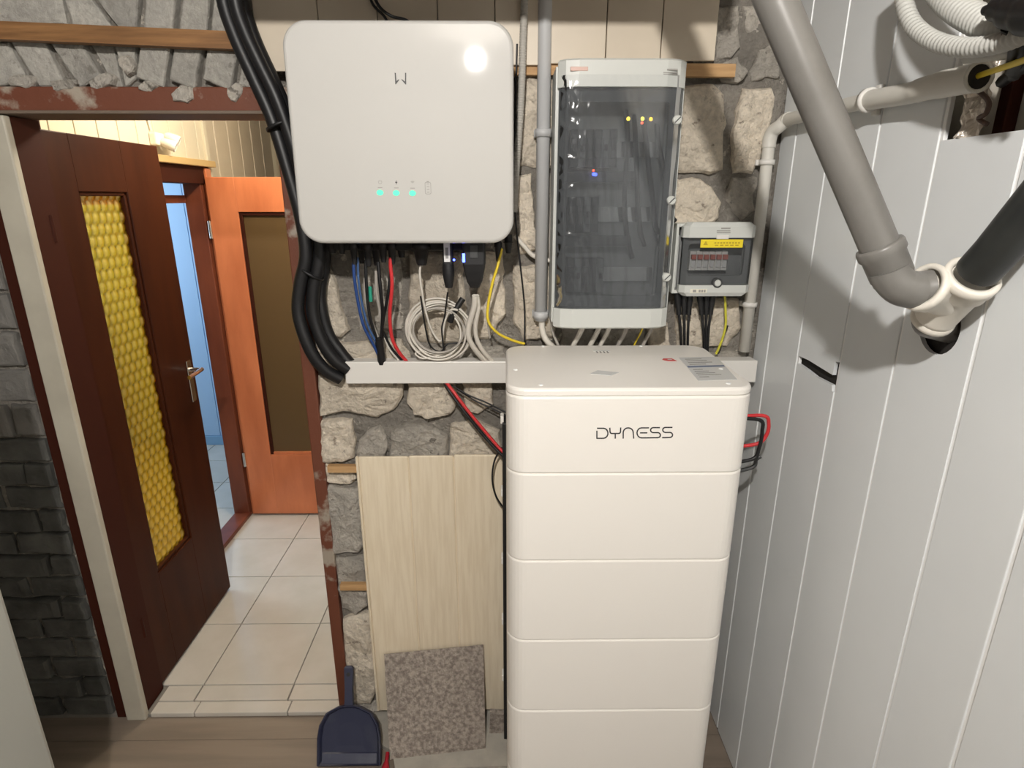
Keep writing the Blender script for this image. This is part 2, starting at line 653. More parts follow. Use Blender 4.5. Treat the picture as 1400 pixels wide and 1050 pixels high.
STONES = [
    ([(896, 122), (975, 113), (990, 130), (992, 170), (986, 232), (970, 238), (896, 238)], 0, .012),
    ([(1016, 122), (1056, 119), (1062, 140), (1052, 178), (1040, 222), (1030, 238), (1003, 236), (999, 195), (1008, 150)], 0, .006),
    ([(896, 244), (958, 243), (975, 258), (986, 277), (983, 297), (972, 307), (896, 310)], 0, .010),
    ([(1000, 243), (1036, 241), (1034, 290), (1016, 304), (994, 276)], 1, -.004),
    ([(980, 8), (1012, 4), (1012, 66), (1000, 80), (978, 82)], 1, -.006),
    ([(1018, 4), (1060, 2), (1066, 48), (1040, 56), (1020, 40)], 1, -.01),
    ([(1040, 62), (1068, 56), (1070, 104), (1030, 112), (1026, 100)], 1, -.008),
    ([(984, 86), (1010, 76), (1024, 100), (1008, 114), (990, 110)], 1, .004),
    ([(706, 96), (800, 94), (800, 228), (706, 229)], 0, .006),
    ([(706, 240), (726, 238), (731, 300), (736, 343), (711, 350)], 0, .002),
    ([(741, 236), (800, 236), (800, 352), (746, 352)], 1, -.002),
    ([(701, 366), (756, 360), (758, 462), (718, 467), (702, 444)], 0, .008),
    ([(768, 436), (812, 438), (816, 482), (766, 484)], 1, 0),
    ([(820, 440), (880, 438), (880, 482), (822, 482)], 1, .004),
    ([(886, 448), (914, 440), (920, 482), (888, 482)], 0, .002),
    ([(924, 400), (985, 410), (1010, 408), (1014, 448), (996, 474), (928, 476)], 0, .008),
    ([(900, 316), (1020, 312), (1018, 400), (924, 396), (904, 390)], 1, -.004),
    ([(434, 330), (458, 382), (476, 452), (466, 463), (436, 463), (432, 390)], 0, .010),
    ([(480, 350), (548, 350), (552, 452), (490, 456)], 1, -.008),
    ([(559, 345), (630, 345), (637, 420), (632, 470), (572, 470), (558, 430)], 0, .006),
    ([(660, 345), (687, 345), (692, 430), (668, 464), (647, 462), (652, 400)], 0, .006),
    ([(432, 469), (500, 466), (548, 464), (562, 490), (556, 506), (432, 506)], 0, .010),
    ([(568, 476), (690, 474), (692, 508), (566, 508)], 1, .0),
    ([(436, 512), (551, 512), (553, 540), (538, 560), (516, 570), (482, 562), (460, 563), (437, 569)], 0, .016),
    ([(557, 516), (622, 516), (625, 548), (617, 566), (588, 571), (565, 566), (557, 550)], 0, .016),
    ([(630, 516), (672, 516), (675, 552), (652, 568), (634, 560)], 0, .006),
    ([(438, 574), (480, 573), (485, 596), (484, 626), (470, 632), (441, 631)], 0, .012),
    ([(489, 602), (505, 588), (518, 583), (529, 598), (528, 626), (488, 630)], 1, .008),
    ([(534, 592), (556, 579), (588, 584), (612, 594), (612, 628), (534, 628)], 1, .012),
    ([(616, 580), (650, 575), (682, 588), (690, 626), (615, 628)], 0, .010),
    ([(442, 634), (486, 640), (488, 656), (474, 665), (446, 658)], 0, .006),
    ([(446, 664), (474, 669), (492, 666), (500, 744), (490, 756), (456, 759), (450, 712)], 1, .010),
    ([(457, 766), (500, 760), (506, 796), (503, 828), (486, 840), (468, 832)], 1, .008),
    ([(468, 846), (500, 839), (514, 842), (519, 884), (522, 930), (508, 962), (480, 964), (472, 902)], 0, .012),
    ([(480, 968), (524, 960), (528, 1002), (486, 1004)], 1, .006),
]
for i, (poly, kind, proud) in enumerate(STONES):
    pl = [onY(x, yy, YB) for x, yy in poly]
    piece([(p.x, p.z) for p in pl], 'Y', YB - proud, YB + .03, seed=i, rough=.007, n=34, dome=.014, jit=.004).build('stone', (M_STONE, M_STONEG)[kind], wall_back)
# courses that the panel, the battery tower and the boxes hide almost wholly
zc = .02
row = 0
while zc < 1.17:
    h = random.uniform(.14, .19)
    x = -.47 + (row % 2) * .10
    while x < XR - .02:
        ww = min(random.uniform(.16, .27), XR - .005 - x)
        x0, x1, z0, z1 = x + .01, x + ww - .01, zc + .008, zc + h - .008
        hid = (x0 > -.02) or (x0 > -.40 and z1 < .92)
        if hid and ww > .06:
            piece([(x0, z0), (x1, z0 + .005), (x1 - .006, z1), (x0 + .008, z1 - .004)], 'Y', YB - .004, YB + .03, seed=100 + row * 9 + int(x * 50), n=14).build('stone', (M_STONE, M_STONEG)[row % 2], wall_back)
        x += ww
    zc += h
    row += 1

# grey bricks standing on edge over the doorway
BRK = [
    ([(-30, 58), (12, 58), (36, 105), (6, 117), (-30, 116)], .006),
    ([(16, 56), (62, 58), (92, 117), (56, 119), (50, 108)], .008),
    ([(71, 58), (114, 60), (140, 104), (112, 121)], .010),
    ([(121, 60), (152, 61), (166, 119), (156, 124)], -.008),
    ([(157, 62), (187, 64), (185, 108), (172, 119)], .002),
    ([(196, 62), (236, 64), (228, 122), (190, 107)], .016),
    ([(241, 64), (278, 66), (270, 125), (234, 110)], .014),
    ([(287, 66), (328, 70), (318, 125), (280, 110)], .016),
    ([(334, 72), (372, 76), (366, 126), (326, 118)], .006),
    ([(-30, -46), (60, -46), (84, 0), (92, 34), (-30, 34)], .004),
    ([(72, -46), (104, -46), (126, 0), (152, 38), (98, 38)], -.004),
    ([(120, -46), (186, -46), (190, 0), (188, 40), (164, 40), (134, 0)], .008),
    ([(206, -46), (248, -46), (243, 0), (240, 44), (200, 44), (203, 0)], .014),
    ([(256, -46), (294, -46), (289, 0), (284, 48), (245, 48), (251, 0)], .008),
    ([(300, -46), (336, -46), (332, 0), (326, 52), (290, 50)], .010),
    ([(340, -46), (378, -46), (376, 56), (332, 54)], .006),
]
for i, (poly, proud) in enumerate(BRK):
    pl = [onY(x, yy, YB) for x, yy in poly]
    piece([(p.x, p.z) for p in pl], 'Y', YB - proud, YB + .03, seed=50 + i, rough=.0025, dome=.006, n=16, jit=.0012).build('brick', M_BRICK, wall_back)
# mortar clumps between those bricks and the lintel
for i, (cx, cy, rw, rh) in enumerate([(35, 112, 20, 9), (90, 118, 24, 10), (140, 112, 18, 10), (205, 118, 16, 8), (255, 130, 20, 15), (322, 128, 12, 14), (178, 92, 10, 18)]):
    pts = [(cx + rw * math.cos(a) * random.uniform(.75, 1.1), cy + rh * math.sin(a) * random.uniform(.75, 1.1)) for a in [k * math.pi / 5 for k in range(10)]]
    pl = [onY(x, yy, YB - .005) for x, yy in pts]
    piece([(p.x, p.z) for p in pl], 'Y', YB - .019, YB + .02, seed=200 + i, rough=.005, dome=.016, n=26, jit=.006).build('mortar_clump', M_STONEG, wall_back)

# bricks left of the doorway, darker in the lower courses
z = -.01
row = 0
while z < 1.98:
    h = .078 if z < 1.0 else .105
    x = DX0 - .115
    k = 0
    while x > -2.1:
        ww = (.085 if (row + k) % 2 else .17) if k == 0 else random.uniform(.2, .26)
        piece([(x - ww + .008, z + .006), (x - .004, z + .004), (x - .006, z + h - .007), (x - ww + .010, z + h - .005)], 'Y', YB - random.uniform(-.004, .012), YB + .03, seed=300 + row * 7 + k, n=12, rough=.003, dome=.008).build('brick', M_BRICKDK if z < .95 else M_PLASTG, wall_back)
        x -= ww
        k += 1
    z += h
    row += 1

# ---- lintel, jambs
trim = struct(MB().box(DX0 - .14, DX1 + .045, YB - .014, YB + .16, DZ + .002, DZ + .058, .004), 'trim_1', M_CHIP)
struct(MB().box(DX0 - .14, DX1 + .04, YB - .018, YB + .10, DZ - .003, DZ + .005, .002), 'lintel_lip', mat('grey lip', (.16, .12, .09), .6), trim)
struct(MB().box(DX1, DX1 + .036, YB - .012, YB + .16, 0, DZ - .002, .004), 'trim_2', M_CHIP)
struct(MB().box(DX0 - .064, DX0, YB - .020, YB + .002, FZ, DZ - .006, .004), 'trim_3', M_PAINTW)
struct(MB().box(DX0 - .104, DX0 - .062, YB - .006, YB + .06, FZ, DZ - .006, .002), 'trim_4', M_DKFRAME)
struct(MB().box(DX0 - .13, DX0 - .051, YB + .061, YB + .17, -.05, DZ + .05), 'trim_7', M_DKFRAME)
struct(MB().box(DX0 - .05, DX0 - .004, YB + .003, YB + .10, 0, DZ - .006), 'trim_5', M_DKFRAME)

# ---- right wall: grey panels with pale joint strips over a dark core
wall_right = struct(MB().box(XR + .05, XR + .15, -1.8, YB + .02, FZ - .1, ZC), 'wall_right', M_PLAST, origin=(XR, 0, 0))
SE = [1.70, 1.525, 1.364, 1.188, 1.018, .849, .70, .53, .36, .19, .02, -.15, -.32, -.49, -.66, -.83, -1.0, -1.17, -1.34, -1.51, -1.68, -1.80]
SLZ = 1.299
for i in range(len(SE) - 1):
    y1, y0 = SE[i], SE[i + 1]
    y1 = min(y1, YB + .012)
    top = 2.12
    if y1 <= 1.02 and y0 > -.1:
        top = 1.752
    a, b = y0 + .0035, y1 - .0035
    pol = None
    if abs(y1 - 1.018) < .002:
        # drain hole at the foot of the tee: panel built round it
        hc = onX(1284, 446, XR)
        hy, hz, hr = hc.y, hc.z, .046
        mb = MB()
        lowr = [(a, FZ), (b, FZ), (b, hz)] + [(hy + hr * math.cos(t), hz + hr * math.sin(t)) for t in [-math.pi * k / 14 for k in range(15)]] + [(a, hz)]
        upr = [(a, top), (b, top), (b, hz)] + [(hy + hr * math.cos(t), hz + hr * math.sin(t)) for t in [math.pi * k / 14 for k in range(15)]] + [(a, hz)]
        mb.prism(lowr, 'x', XR + .008, XR)
        mb.prism(upr, 'x', XR + .008, XR)
        mb.build('wall_panel', M_WALLP, wall_right)
    elif abs(y1 - 1.364) < .002:
        # panel with the dark slot: cut along its width and a short way up its near edge
        MB().prism([(a, FZ), (b, FZ), (b, SLZ - .012), (b - .05, SLZ - .015), (b - .09, SLZ - .019), (a + .010, SLZ - .017), (a + .006, SLZ - .030), (a, SLZ - .030)], 'x', XR + .008, XR).build('wall_panel', M_WALLP, wall_right)
        MB().prism([(a, top), (b, top), (b, SLZ + .006), (b - .05, SLZ + .008), (a + .014, SLZ + .004), (a + .013, SLZ + .034), (a, SLZ + .036)], 'x', XR + .008, XR).build('wall_panel', M_WALLP, wall_right)
    else:
        MB().box(XR, XR + .008, a, b, FZ, top, .0015).build('wall_panel', M_WALLP, wall_right)
    if i < len(SE) - 2:
        MB().box(XR + .0025, XR + .010, y0 - .0042, y0 + .0042, FZ, min(top, 1.752 if y0 < 1.0 and y0 > -.1 else 9), .001).build('joint_strip', M_JOINT, wall_right)
# near-black boxes painted as the shade inside slot and drain hole
MB().box(XR + .012, XR + .03, 1.15, 1.40, 1.22, 1.38).build('void_shade', M_SLOT, wall_right)
MB().box(XR + .014, XR + .048, .865, 1.012, 1.37, 1.53).build('void_shade', M_SLOT, wall_right)
# opening above the cut panels: timber stud, lining
pst = onX(1372, 130, XR + .03)
MB().box(XR + .030, XR + .05, pst.y - .012, pst.y + .008, 1.70, 2.12, .002).build('stud', M_DKFRAME, wall_right)

# ---- hall beyond the doorway
HX = -1.41
floor_hall = struct(MB().box(-3.3, .0, YB - .005, 4.2, -.12, -.006), 'floor_hall', M_GROUT, origin=(0, 2, 0))
TXS, TYS = .322, .318
src = None
tl = MB().box(0, TXS - .004, 0, TYS - .004, -.012, 0, .0012)
for i in range(-5, 3):
    for j in range(0, 8):
        x = -1.083 + i * TXS
        yy = 1.714 + j * TYS
        if x < -3.0 or yy > 3.95 or x > -.2:
            continue
        if src is None:
            src = tl.build('floor_tile', M_TILE, None, origin=(0, 0, 0))
            src.parent = floor_hall
            src.location = Vector((x + .002, yy + .002, 0)) - ORG[floor_hall]
        else:
            share(src, 'floor_tile', floor_hall, (x + .002, yy + .002, 0))
for a, b in ((-1.205, -1.087), (-1.081, -.763), (-.757, -.57)):
    MB().box(a, b, 1.645, 1.711, -.012, 0, .0012).build('floor_tile', M_TILE, floor_hall)
for a, b in ((-1.205, -1.06), (-1.057, -.745), (-.742, -.57)):
    MB().box(a, b, 1.592, 1.641, -.018, .0, .003).build('threshold_tile', M_TILE, floor_hall)
struct(MB().box(-3.3, 0, YB + .16, 4.2, 2.30, 2.4), 'ceiling_hall', M_PLAST)
# hall left wall with a doorway to the far room
NJ, FJ, HZ = 1.90, 2.945, 1.80
hw = MB()
hw.box(HX - .07, HX - .012, YB + .16, NJ, -.05, 2.30)
hw.box(HX - .07, HX - .012, NJ, FJ, HZ + .02, 2.30)
hw.box(HX - .07, HX - .012, FJ, 3.02, -.05, 2.30)
wall_hl = struct(hw, 'wall_hall_left', M_PLAST, origin=(HX, 2.4, 0))
yy = YB + .17
bw = .118
while yy < 3.0:
    y1 = min(yy + bw, 3.02)
    z0 = HZ + .022 if y1 > NJ else 0
    MB().box(HX - .012, HX, yy + .0015, y1 - .0025, z0, 2.30, .003).build('board', M_HALLB, wall_hl)
    yy = y1
MB().box(HX - .014, HX + .012, 3.0, 3.03, 0, 2.30, .003).build('corner_strip', M_HALLB, wall_hl)
# far end of the hall
wall_hf = struct(MB().box(-1.75, -.1, 3.95, 4.05, -.05, 2.30), 'wall_hall_far', M_PLAST, origin=(-1, 4, 0))
xx = -1.75
while xx < -1.27:
    MB().box(xx + .001, xx + .074, 3.935, 3.95, 0, 2.30, .003).build('board', M_HALLB, wall_hf)
    xx += .076
wall_rc = struct(MB().box(-1.47, -1.442, 3.03, 3.93, -.05, 2.30), 'wall_hall_recess', M_SLOT)
for k in range(6):
    MB().box(-1.442, -1.43, 3.032 + k * .15, 3.176 + k * .15, 0, 2.30, .004).build('board', M_CREAM2, wall_rc)
struct(MB().box(-1.24, -.10, 3.50, 3.60, -.05, 2.30), 'wall_hall_end', M_PLAST)
struct(MB().box(-.30, -.20, YB + .16, 4.0, -.05, 2.30), 'wall_hall_right', M_PLAST)
# far room, lit by daylight
wall_fr = struct(MB().box(-3.3, -1.63, 3.90, 4.0, -.05, 2.30), 'wall_far_room', M_PLAST, origin=(-2.4, 3.9, 0))
xx = -3.2
while xx < -1.7:
    MB().box(xx + .0015, xx + .1985, 3.888, 3.90, .07, 2.30, .002).build('board', M_DAYBLUE, wall_fr)
    xx += .2
MB().box(-3.3, -1.63, 3.882, 3.90, 0, .068, .003).build('skirting', mat('blue skirting', (.25, .45, .68), .4), wall_fr)
struct(MB().box(-3.4, -3.3, 1.6, 4.0, -.05, 2.30), 'wall_far_room_side', M_PLAST)
struct(MB().box(-3.4, HX - .12, 1.66, 1.76, -.05, 2.30), 'wall_far_room_near', M_PLAST)

# door frame of the far room
fr = thing('trim_6', (HX, FJ, 0), kind='structure')
MB().box(HX - .07, HX + .012, FJ - .055, FJ + .03, 0, HZ - .005, .003).build('jamb', M_FRAME, fr)
MB().box(HX - .07, HX + .012, NJ - .03, NJ + .03, 0, HZ - .005, .003).build('jamb', M_FRAME, fr)
MB().box(HX - .07, HX + .020, NJ - .03, FJ + .03, HZ - .075, HZ, .003).build('head', M_DKFRAME, fr)
MB().box(HX - .02, HX + .045, NJ - .06, FJ + .06, HZ, HZ + .028, .003).build('head_cap', M_FRAMEL, fr)
MB().box(HX + .012, HX + .030, FJ - .022, FJ + .03, 0, HZ - .005, .003).build('architrave', M_ORANGE, fr)
MB().box(HX - .09, HX - .065, NJ, FJ - .05, HZ - .16, HZ - .125, .002).build('transom', M_FRAME, fr)
MB().box(HX - .07, HX + .015, NJ, FJ, 0, .022, .004).build('sill', M_FRAME, fr)

# ---- door_1: dark mahogany leaf standing open into the hall, amber glass
dx0, dx1 = -1.262, -1.226
dy0, dy1, dz0, dz1 = 1.672, 2.262, .012, 1.838
door1 = thing('door_1', (-1.245, dy0, .012), kind='structure')
gT, gB = 1.635, .36
gy0, gy1 = 1.835, 2.115
gtl = onX(108, 262, dx1)
gbr = onX(262, 735, dx1)
gy0, gT = gtl.y, gtl.z
gy1, gB = gbr.y, gbr.z
MB().box(dx0, dx1, dy0, gy0, dz0, dz1, .003).build('stile', M_MAHO, door1)
MB().box(dx0, dx1, gy1, dy1, dz0, dz1, .003).build('stile', M_MAHO, door1)
MB().box(dx0, dx1, gy0 - .001, gy1 + .001, gT, dz1, .002).build('rail', M_MAHO, door1)
MB().box(dx0, dx1, gy0 - .001, gy1 + .001, dz0, gB, .002).build('rail', M_MAHO, door1)
for (a, b, c, d) in ((gy0, gy0 + .012, gB, gT), (gy1 - .012, gy1, gB, gT), (gy0, gy1, gB, gB + .012), (gy0, gy1, gT - .012, gT)):
    MB().box(dx0 + .004, dx1 - .006, a, b, c, d, .003).build('glazing_bead', M_MAHO, door1)
# cast glass: staggered lens cells raised on the pane
cw, ch = .033, .046
GH = []
nxs = int((gy1 - gy0) / cw * 6)
nzs = int((gT - gB) / ch * 6)
vs = []
for j in range(nzs + 1):
    for i in range(nxs + 1):
        py = gy0 + .006 + (gy1 - gy0 - .012) * i / nxs
        pzz = gB + .006 + (gT - gB - .012) * j / nzs
        r = (pzz - gB) / (ch * .75)
        best = 9
        for rr in (math.floor(r), math.floor(r) + 1):
            off = .5 * (rr % 2)
            cc = round((py - gy0) / cw - off) + off
            d = math.hypot(((py - gy0) / cw - cc) * 1.0, (r - rr) * .9)
            best = min(best, d)
        hgt = max(0, 1 - (best / .62) ** 2) * .009
        vs.append((dx0 + .012 + hgt, py, pzz))
        GH.append(min(1, hgt / .006))
fs = [(j * (nxs + 1) + i, j * (nxs + 1) + i + 1, (j + 1) * (nxs + 1) + i + 1, (j + 1) * (nxs + 1) + i) for j in range(nzs) for i in range(nxs)]
mb = MB()
mb.add(vs, fs, True)
gp = mb.build('pane', M_AMBER, door1, label='amber cast glass pane with raised lens cells')
at = gp.data.attributes.new('lens', 'FLOAT', 'POINT')
at.data.foreach_set('value', GH)
hz = onX(258, 507, -1.215).z
hy = 2.222
h = MB()
h.box(dx1, dx1 + .005, hy - .016, hy + .016, hz - .13, hz + .035, .002)
h.build('handle_plate', M_CHROME, door1)
h = MB().tube([(dx1 + .004, hy, hz), (dx1 + .045, hy, hz), (dx1 + .052, hy - .012, hz), (dx1 + .052, hy - .10, hz - .004)], .008, 10)
h.build('handle', M_CHROME, door1)
MB().tube([(dx0 - .004, hy, hz), (dx0 - .045, hy, hz), (dx0 - .052, hy - .012, hz), (dx0 - .052, hy - .10, hz - .004)], .008, 10).build('handle', M_CHROME, door1)
for zz in (.25, 1.55):
    MB().lathe((dx1 + .004, dy0 - .004, zz), (0, 0, 1), [(0, .007), (.07, .007)], 10).build('hinge', M_DKFRAME, door1)

# ---- door_2: orange-brown leaf of the far room, open across the hall
Y2 = 2.90
ox0, ox1, oz1 = HX + .03, -.66, 1.755
oz0 = .012
p = onY(325, 290, Y2)
q = onY(370, 622, Y2)
gx0, gzt, gzb = (p.x + q.x) / 2, p.z, q.z
gx1 = ox1 - .13
door2 = thing('door_2', (ox0, Y2, .012), kind='structure')
MB().box(ox0, gx0, Y2, Y2 + .036, oz0, oz1, .003).build('stile', M_ORANGE, door2)
MB().box(gx1, ox1, Y2, Y2 + .036, oz0, oz1, .003).build('stile', M_ORANGE, door2)
MB().box(gx0 - .001, gx1 + .001, Y2, Y2 + .036, gzt, oz1, .002).build('rail', M_ORANGE, door2)
MB().box(gx0 - .001, gx1 + .001, Y2, Y2 + .036, oz0, gzb, .002).build('rail', M_ORANGE, door2)
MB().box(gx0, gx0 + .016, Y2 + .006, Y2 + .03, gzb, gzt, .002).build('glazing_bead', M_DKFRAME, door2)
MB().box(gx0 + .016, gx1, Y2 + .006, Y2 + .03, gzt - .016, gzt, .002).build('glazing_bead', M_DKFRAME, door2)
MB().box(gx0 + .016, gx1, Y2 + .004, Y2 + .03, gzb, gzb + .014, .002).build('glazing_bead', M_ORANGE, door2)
MB().box(gx0 + .014, gx1, Y2 + .016, Y2 + .022, gzb + .012, gzt - .012).build('pane', M_BRGLASS, door2, label='brown frosted glass pane')
for zz in (.3, 1.48):
    MB().lathe((ox0 - .004, Y2 - .006, zz), (0, 0, 1), [(0, .008), (.08, .008)], 10).build('hinge', M_CHROME, door2)

# twin-head white lamp on the hall wall
c = onX(222, 190, HX + .03)
sd = thing('security_lamp', (HX, c.y, c.z - .05), label='white twin-head sensor lamp on cream boards above the far door', cat='wall lamp')
MB().box(HX, HX + .03, c.y - .045, c.y + .02, c.z - .026, c.z + .022, .006).build('base', M_WHITEP, sd)
for k, (dy, dz) in enumerate(((.0, -.028), (.034, -.004))):
    mb = MB().lathe((HX + .028, c.y + dy - .01, c.z + dz + .02), (.75, .25, -.35), [(0, .010), (.010, .017), (.038, .021), (.055, .021), (.057, .018), (.053, .015)], 18)
    hd = mb.build('lamp_head', M_WHITEP, sd)
    pp = Vector((HX + .028, c.y + dy - .01, c.z + dz + .02)) + Vector((.75, .25, -.35)).normalized() * .053
    MB().lathe(pp, (.75, .25, -.35), [(0, .0155), (.001, .014)], 16).build('lens', M_MIDG, hd)
MB().tube([(HX + .006, c.y - .03, c.z + .03), (HX + .006, c.y - .045, c.z + .10), (HX + .006, c.y - .03, c.z + .18), (HX + .006, c.y - .03, 2.29)], .004, 8).build('security_lamp_cable', M_WCAB, label='thin cable rising from the twin-head lamp', cat='cable')

# ================================================================== BOARDS, BATTENS ON THE BACK WALL
a = onY(-30, 42, YB - .03)
b = onY(330, 57, YB - .03)
mb = MB()
def slant_bar(p0, p1, hh, y0, y1):
    m_ = MB()
    vs = []
    for (p_, s_) in ((p0, -1), (p1, 1)):
        for (yy_, zz_) in ((y0, -hh), (y0, hh), (y1, hh), (y1, -hh)):
            vs.append((p_[0], yy_, p_[1] + zz_))
    m_.add(vs, [(0, 1, 2, 3), (7, 6, 5, 4), (0, 4, 5, 1), (1, 5, 6, 2), (2, 6, 7, 3), (3, 7, 4, 0)])
    return m_
slant_bar((a.x - .3, a.z + .012), (b.x, b.z), .0185, YB - .042, YB - .016).build('batten', M_WOOD, label='long brown wooden batten nailed across bricks over the doorway', cat='batten')
a, b = onY(700, 94, YB - .02), onY(1004, 97, YB - .02)
slant_bar((a.x + .004, a.z), (b.x, b.z), .014, YB - .028, YB - .008).build('batten', M_WOODL, label='pale wooden batten under the cream boards behind the grey box', cat='batten')
a, b = onY(449, 640, YB - .02), onY(540, 640, YB - .02)
slant_bar((a.x, a.z), (b.x, b.z), .010, YB - .030, YB - .012).build('batten', M_WOODL, label='short upper wooden batten poking out behind the wood-grain panel', cat='batten')
a, b = onY(466, 801, YB - .02), onY(540, 801, YB - .02)
slant_bar((a.x, a.z), (b.x, b.z), .010, YB - .030, YB - .012).build('batten', M_WOODL, label='short lower wooden batten poking out behind the wood-grain panel', cat='batten')

tp = thing('wall_panelling', (-.05, YB - .03, 1.97), label='beige board panelling at the top of the stone wall', cat='panelling')
BX = [352, 439, 519, 600, 677, 752, 828, 903, 978]
for i in range(8):
    x0, x1 = onY(BX[i], 60, YB - .03).x, onY(BX[i + 1], 60, YB - .03).x
    zb = onY((BX[i] + BX[i + 1]) / 2, 90 - 3.5 * (i - 4) * .6, YB - .03).z
    MB().box(x0 + .0008, x1 - .0012, YB - .038, YB - .028, zb, 2.16, .0015).build('board', M_CREAM2, tp)

# wood-grain panel standing against the wall
YP = YB - .036
pts = [onY(489, 625, YP), onY(558, 622, YP), onY(620, 620, YP), onY(688, 617, YP)]
pl = thing('wood_panel', (-.2, YP, .01), label='cream wood-grain board panel standing against the stone wall', cat='panel')
xs = [p_.x for p_ in pts]
zt = pts[0].z
xs[0] -= .0
for i in range(3):
    MB().box(xs[i] + .0014, xs[i + 1] - .0016, YP, YP + .009, .03, zt + .002 * i, .003).build('board', M_CREAM, pl)
MB().box(xs[0] - .007, xs[0] + .0005, YP - .002, YP + .010, .03, zt, .002).build('edge_strip', M_CREAM, pl)
MB().box(xs[0], xs[3], YP + .004, YP + .012, .03, zt - .004).build('backing', M_CREAM, pl)

# concrete ledge at the wall foot
lg = MB().prism([(onZ(540, 1052, FZ + .02).x - .0, onZ(540, 1050, 0).y - .005), (.02, 1.385), (.02, YB), (-.49, YB), (-.49, 1.52), (-.36, 1.44)], 'z', FZ, FZ + .018)
lg.build('ledge', M_CONC, label='pale concrete ledge at the foot of the stone wall', cat='ledge')
# loose stoneware tile leaning on the panel
zl = FZ + .018
bl, br = onZ(533, 1039, zl), onZ(664, 1024, zl)
ttl, ttr = onY(525, 895, YP - .016), onY(661, 882, YP - .016)
nrm = ((br - bl).cross(ttl - bl)).normalized()
if nrm.y > 0:
    nrm = -nrm
mb = MB()
top4 = [bl, br, ttr, ttl]
n_ = 14
g0, g1 = [], []
for j in range(n_ + 1):
    for i in range(n_ + 1):
        u, v = i / n_, j / n_
        p_ = (bl * (1 - u) + br * u) * (1 - v) + (ttl * (1 - u) + ttr * u) * v
        edge = 0 if 0 < i < n_ and 0 < j < n_ else -.002
        g0.append(p_ + nrm * (edge + .0018 * noise.noise(p_ * 60)))
        g1.append(p_ - nrm * .009)
q = [(j * (n_ + 1) + i, j * (n_ + 1) + i + 1, (j + 1) * (n_ + 1) + i + 1, (j + 1) * (n_ + 1) + i) for j in range(n_) for i in range(n_)]
mb.add(g0, q)
mb.add(g1, [t_[::-1] for t_ in q])
bd = [i for i in range(n_)] + [i * (n_ + 1) + n_ for i in range(n_)] + [n_ * (n_ + 1) + n_ - i for i in range(n_)] + [(n_ - i) * (n_ + 1) for i in range(n_)]
mb.rings([[g0[i] for i in bd], [g1[i] for i in bd]], cap0=False, cap1=False, smooth=False)
mb.build('stoneware_tile', M_STTILE, label='grey-brown textured square tile leaning on the wood-grain panel', cat='tile')
a, b = onZ(668, 1030, zl), onZ(689, 1024, zl)
MB().prism([(-.055, zl), (-.002, zl), (-.002, zl + .085), (-.052, zl + .09)], 'y', 1.50, 1.512).build('tile_offcut', M_STTILE, label='small tile offcut upright between leaning tile and battery tower', cat='tile')

# ================================================================== DUSTPAN
def dustpan():
    c0 = onZ(479, 1044, FZ)
    base = Vector((c0.x, c0.y, FZ + .001))
    topp = onY(478, 912, YB - .035)
    up = (topp - base)
    L = up.length
    up.normalize()
    side = Vector((1, 0, 0))
    nrm = side.cross(up).normalized()
    if nrm.y > 0:
        nrm = -nrm
    r = thing('dustpan', base, label='dark navy plastic dustpan leaning upright by the doorway', cat='dustpan')
    W = .098
    S = L * .60
    out = [(-W, 0), (W, 0), (W * 1.0, S * .45), (W * .93, S * .68), (W * .72, S * .88), (W * .38, S * .98), (.016, S * 1.01), (-.016, S * 1.01), (-W * .38, S * .98), (-W * .72, S * .88), (-W * .93, S * .68), (-W, S * .45)]
    def P3(u, v, d):
        return base + side * u + up * v + nrm * d
    c_ = (0, S * .5)
    def sc(k, d):
        return [P3(c_[0] + (u - c_[0]) * k, c_[1] + (v - c_[1]) * k if v > 0 else (c_[1] + (v - c_[1]) * (1 if k > .9 else k)), d) for u, v in out]
    m_ = MB()
    ring_list = [sc(1.0, .0), sc(1.0, .022), sc(.97, .024), sc(.93, .020), sc(.88, .006), sc(.4, .004)]
    m_.rings(ring_list, smooth=False)
    m_.build('pan', M_NAVY, r)
    m_ = MB()
    m_.rings([[P3(s * W * .86, v, d) for s in (-1, 1)] for v, d in ((.0, .012), (.004, .016), (S * .18, .010), (S * .20, .006))], cap0=False, cap1=False, smooth=False, closed=False)
    m_.build('lip', M_NAVY, r)
    m_ = MB()
    hs = []
    for v, hw_, d in ((S * .97, .017, .012), (S * 1.05, .014, .012), (S * 1.3, .013, .012), (L * .95, .015, .011), (L * 1.0, .015, .011), (L * 1.02, .009, .010)):
        hs.append([P3(-hw_, v, d - .008), P3(hw_, v, d - .008), P3(hw_ * .9, v, d + .006), P3(-hw_ * .9, v, d + .006)])
    m_.rings(hs, smooth=False)
    hd = m_.build('handle', M_NAVY, r)
    m_ = MB().lathe(P3(0, L * .93, .010), nrm, [(0, .006), (.0085, .006)], 10)
    m_.build('hanging_hole_shade', M_BLACK, hd)  # black disc painted as the shade in the hole
dustpan()
p0, p1 = onZ(524, 1062, FZ), onZ(530, 1030, FZ + .02)
MB().tube([(p0.x - .006, p0.y - .06, FZ + .012), (p0.x + .004, p0.y, FZ + .016), (p1.x, p1.y, FZ + .022)], [.012, .012, .006], 10, 4).build('red_tool', M_REDP, label='tip of a red plastic tool lying on the floor beside the dustpan', cat='tool')

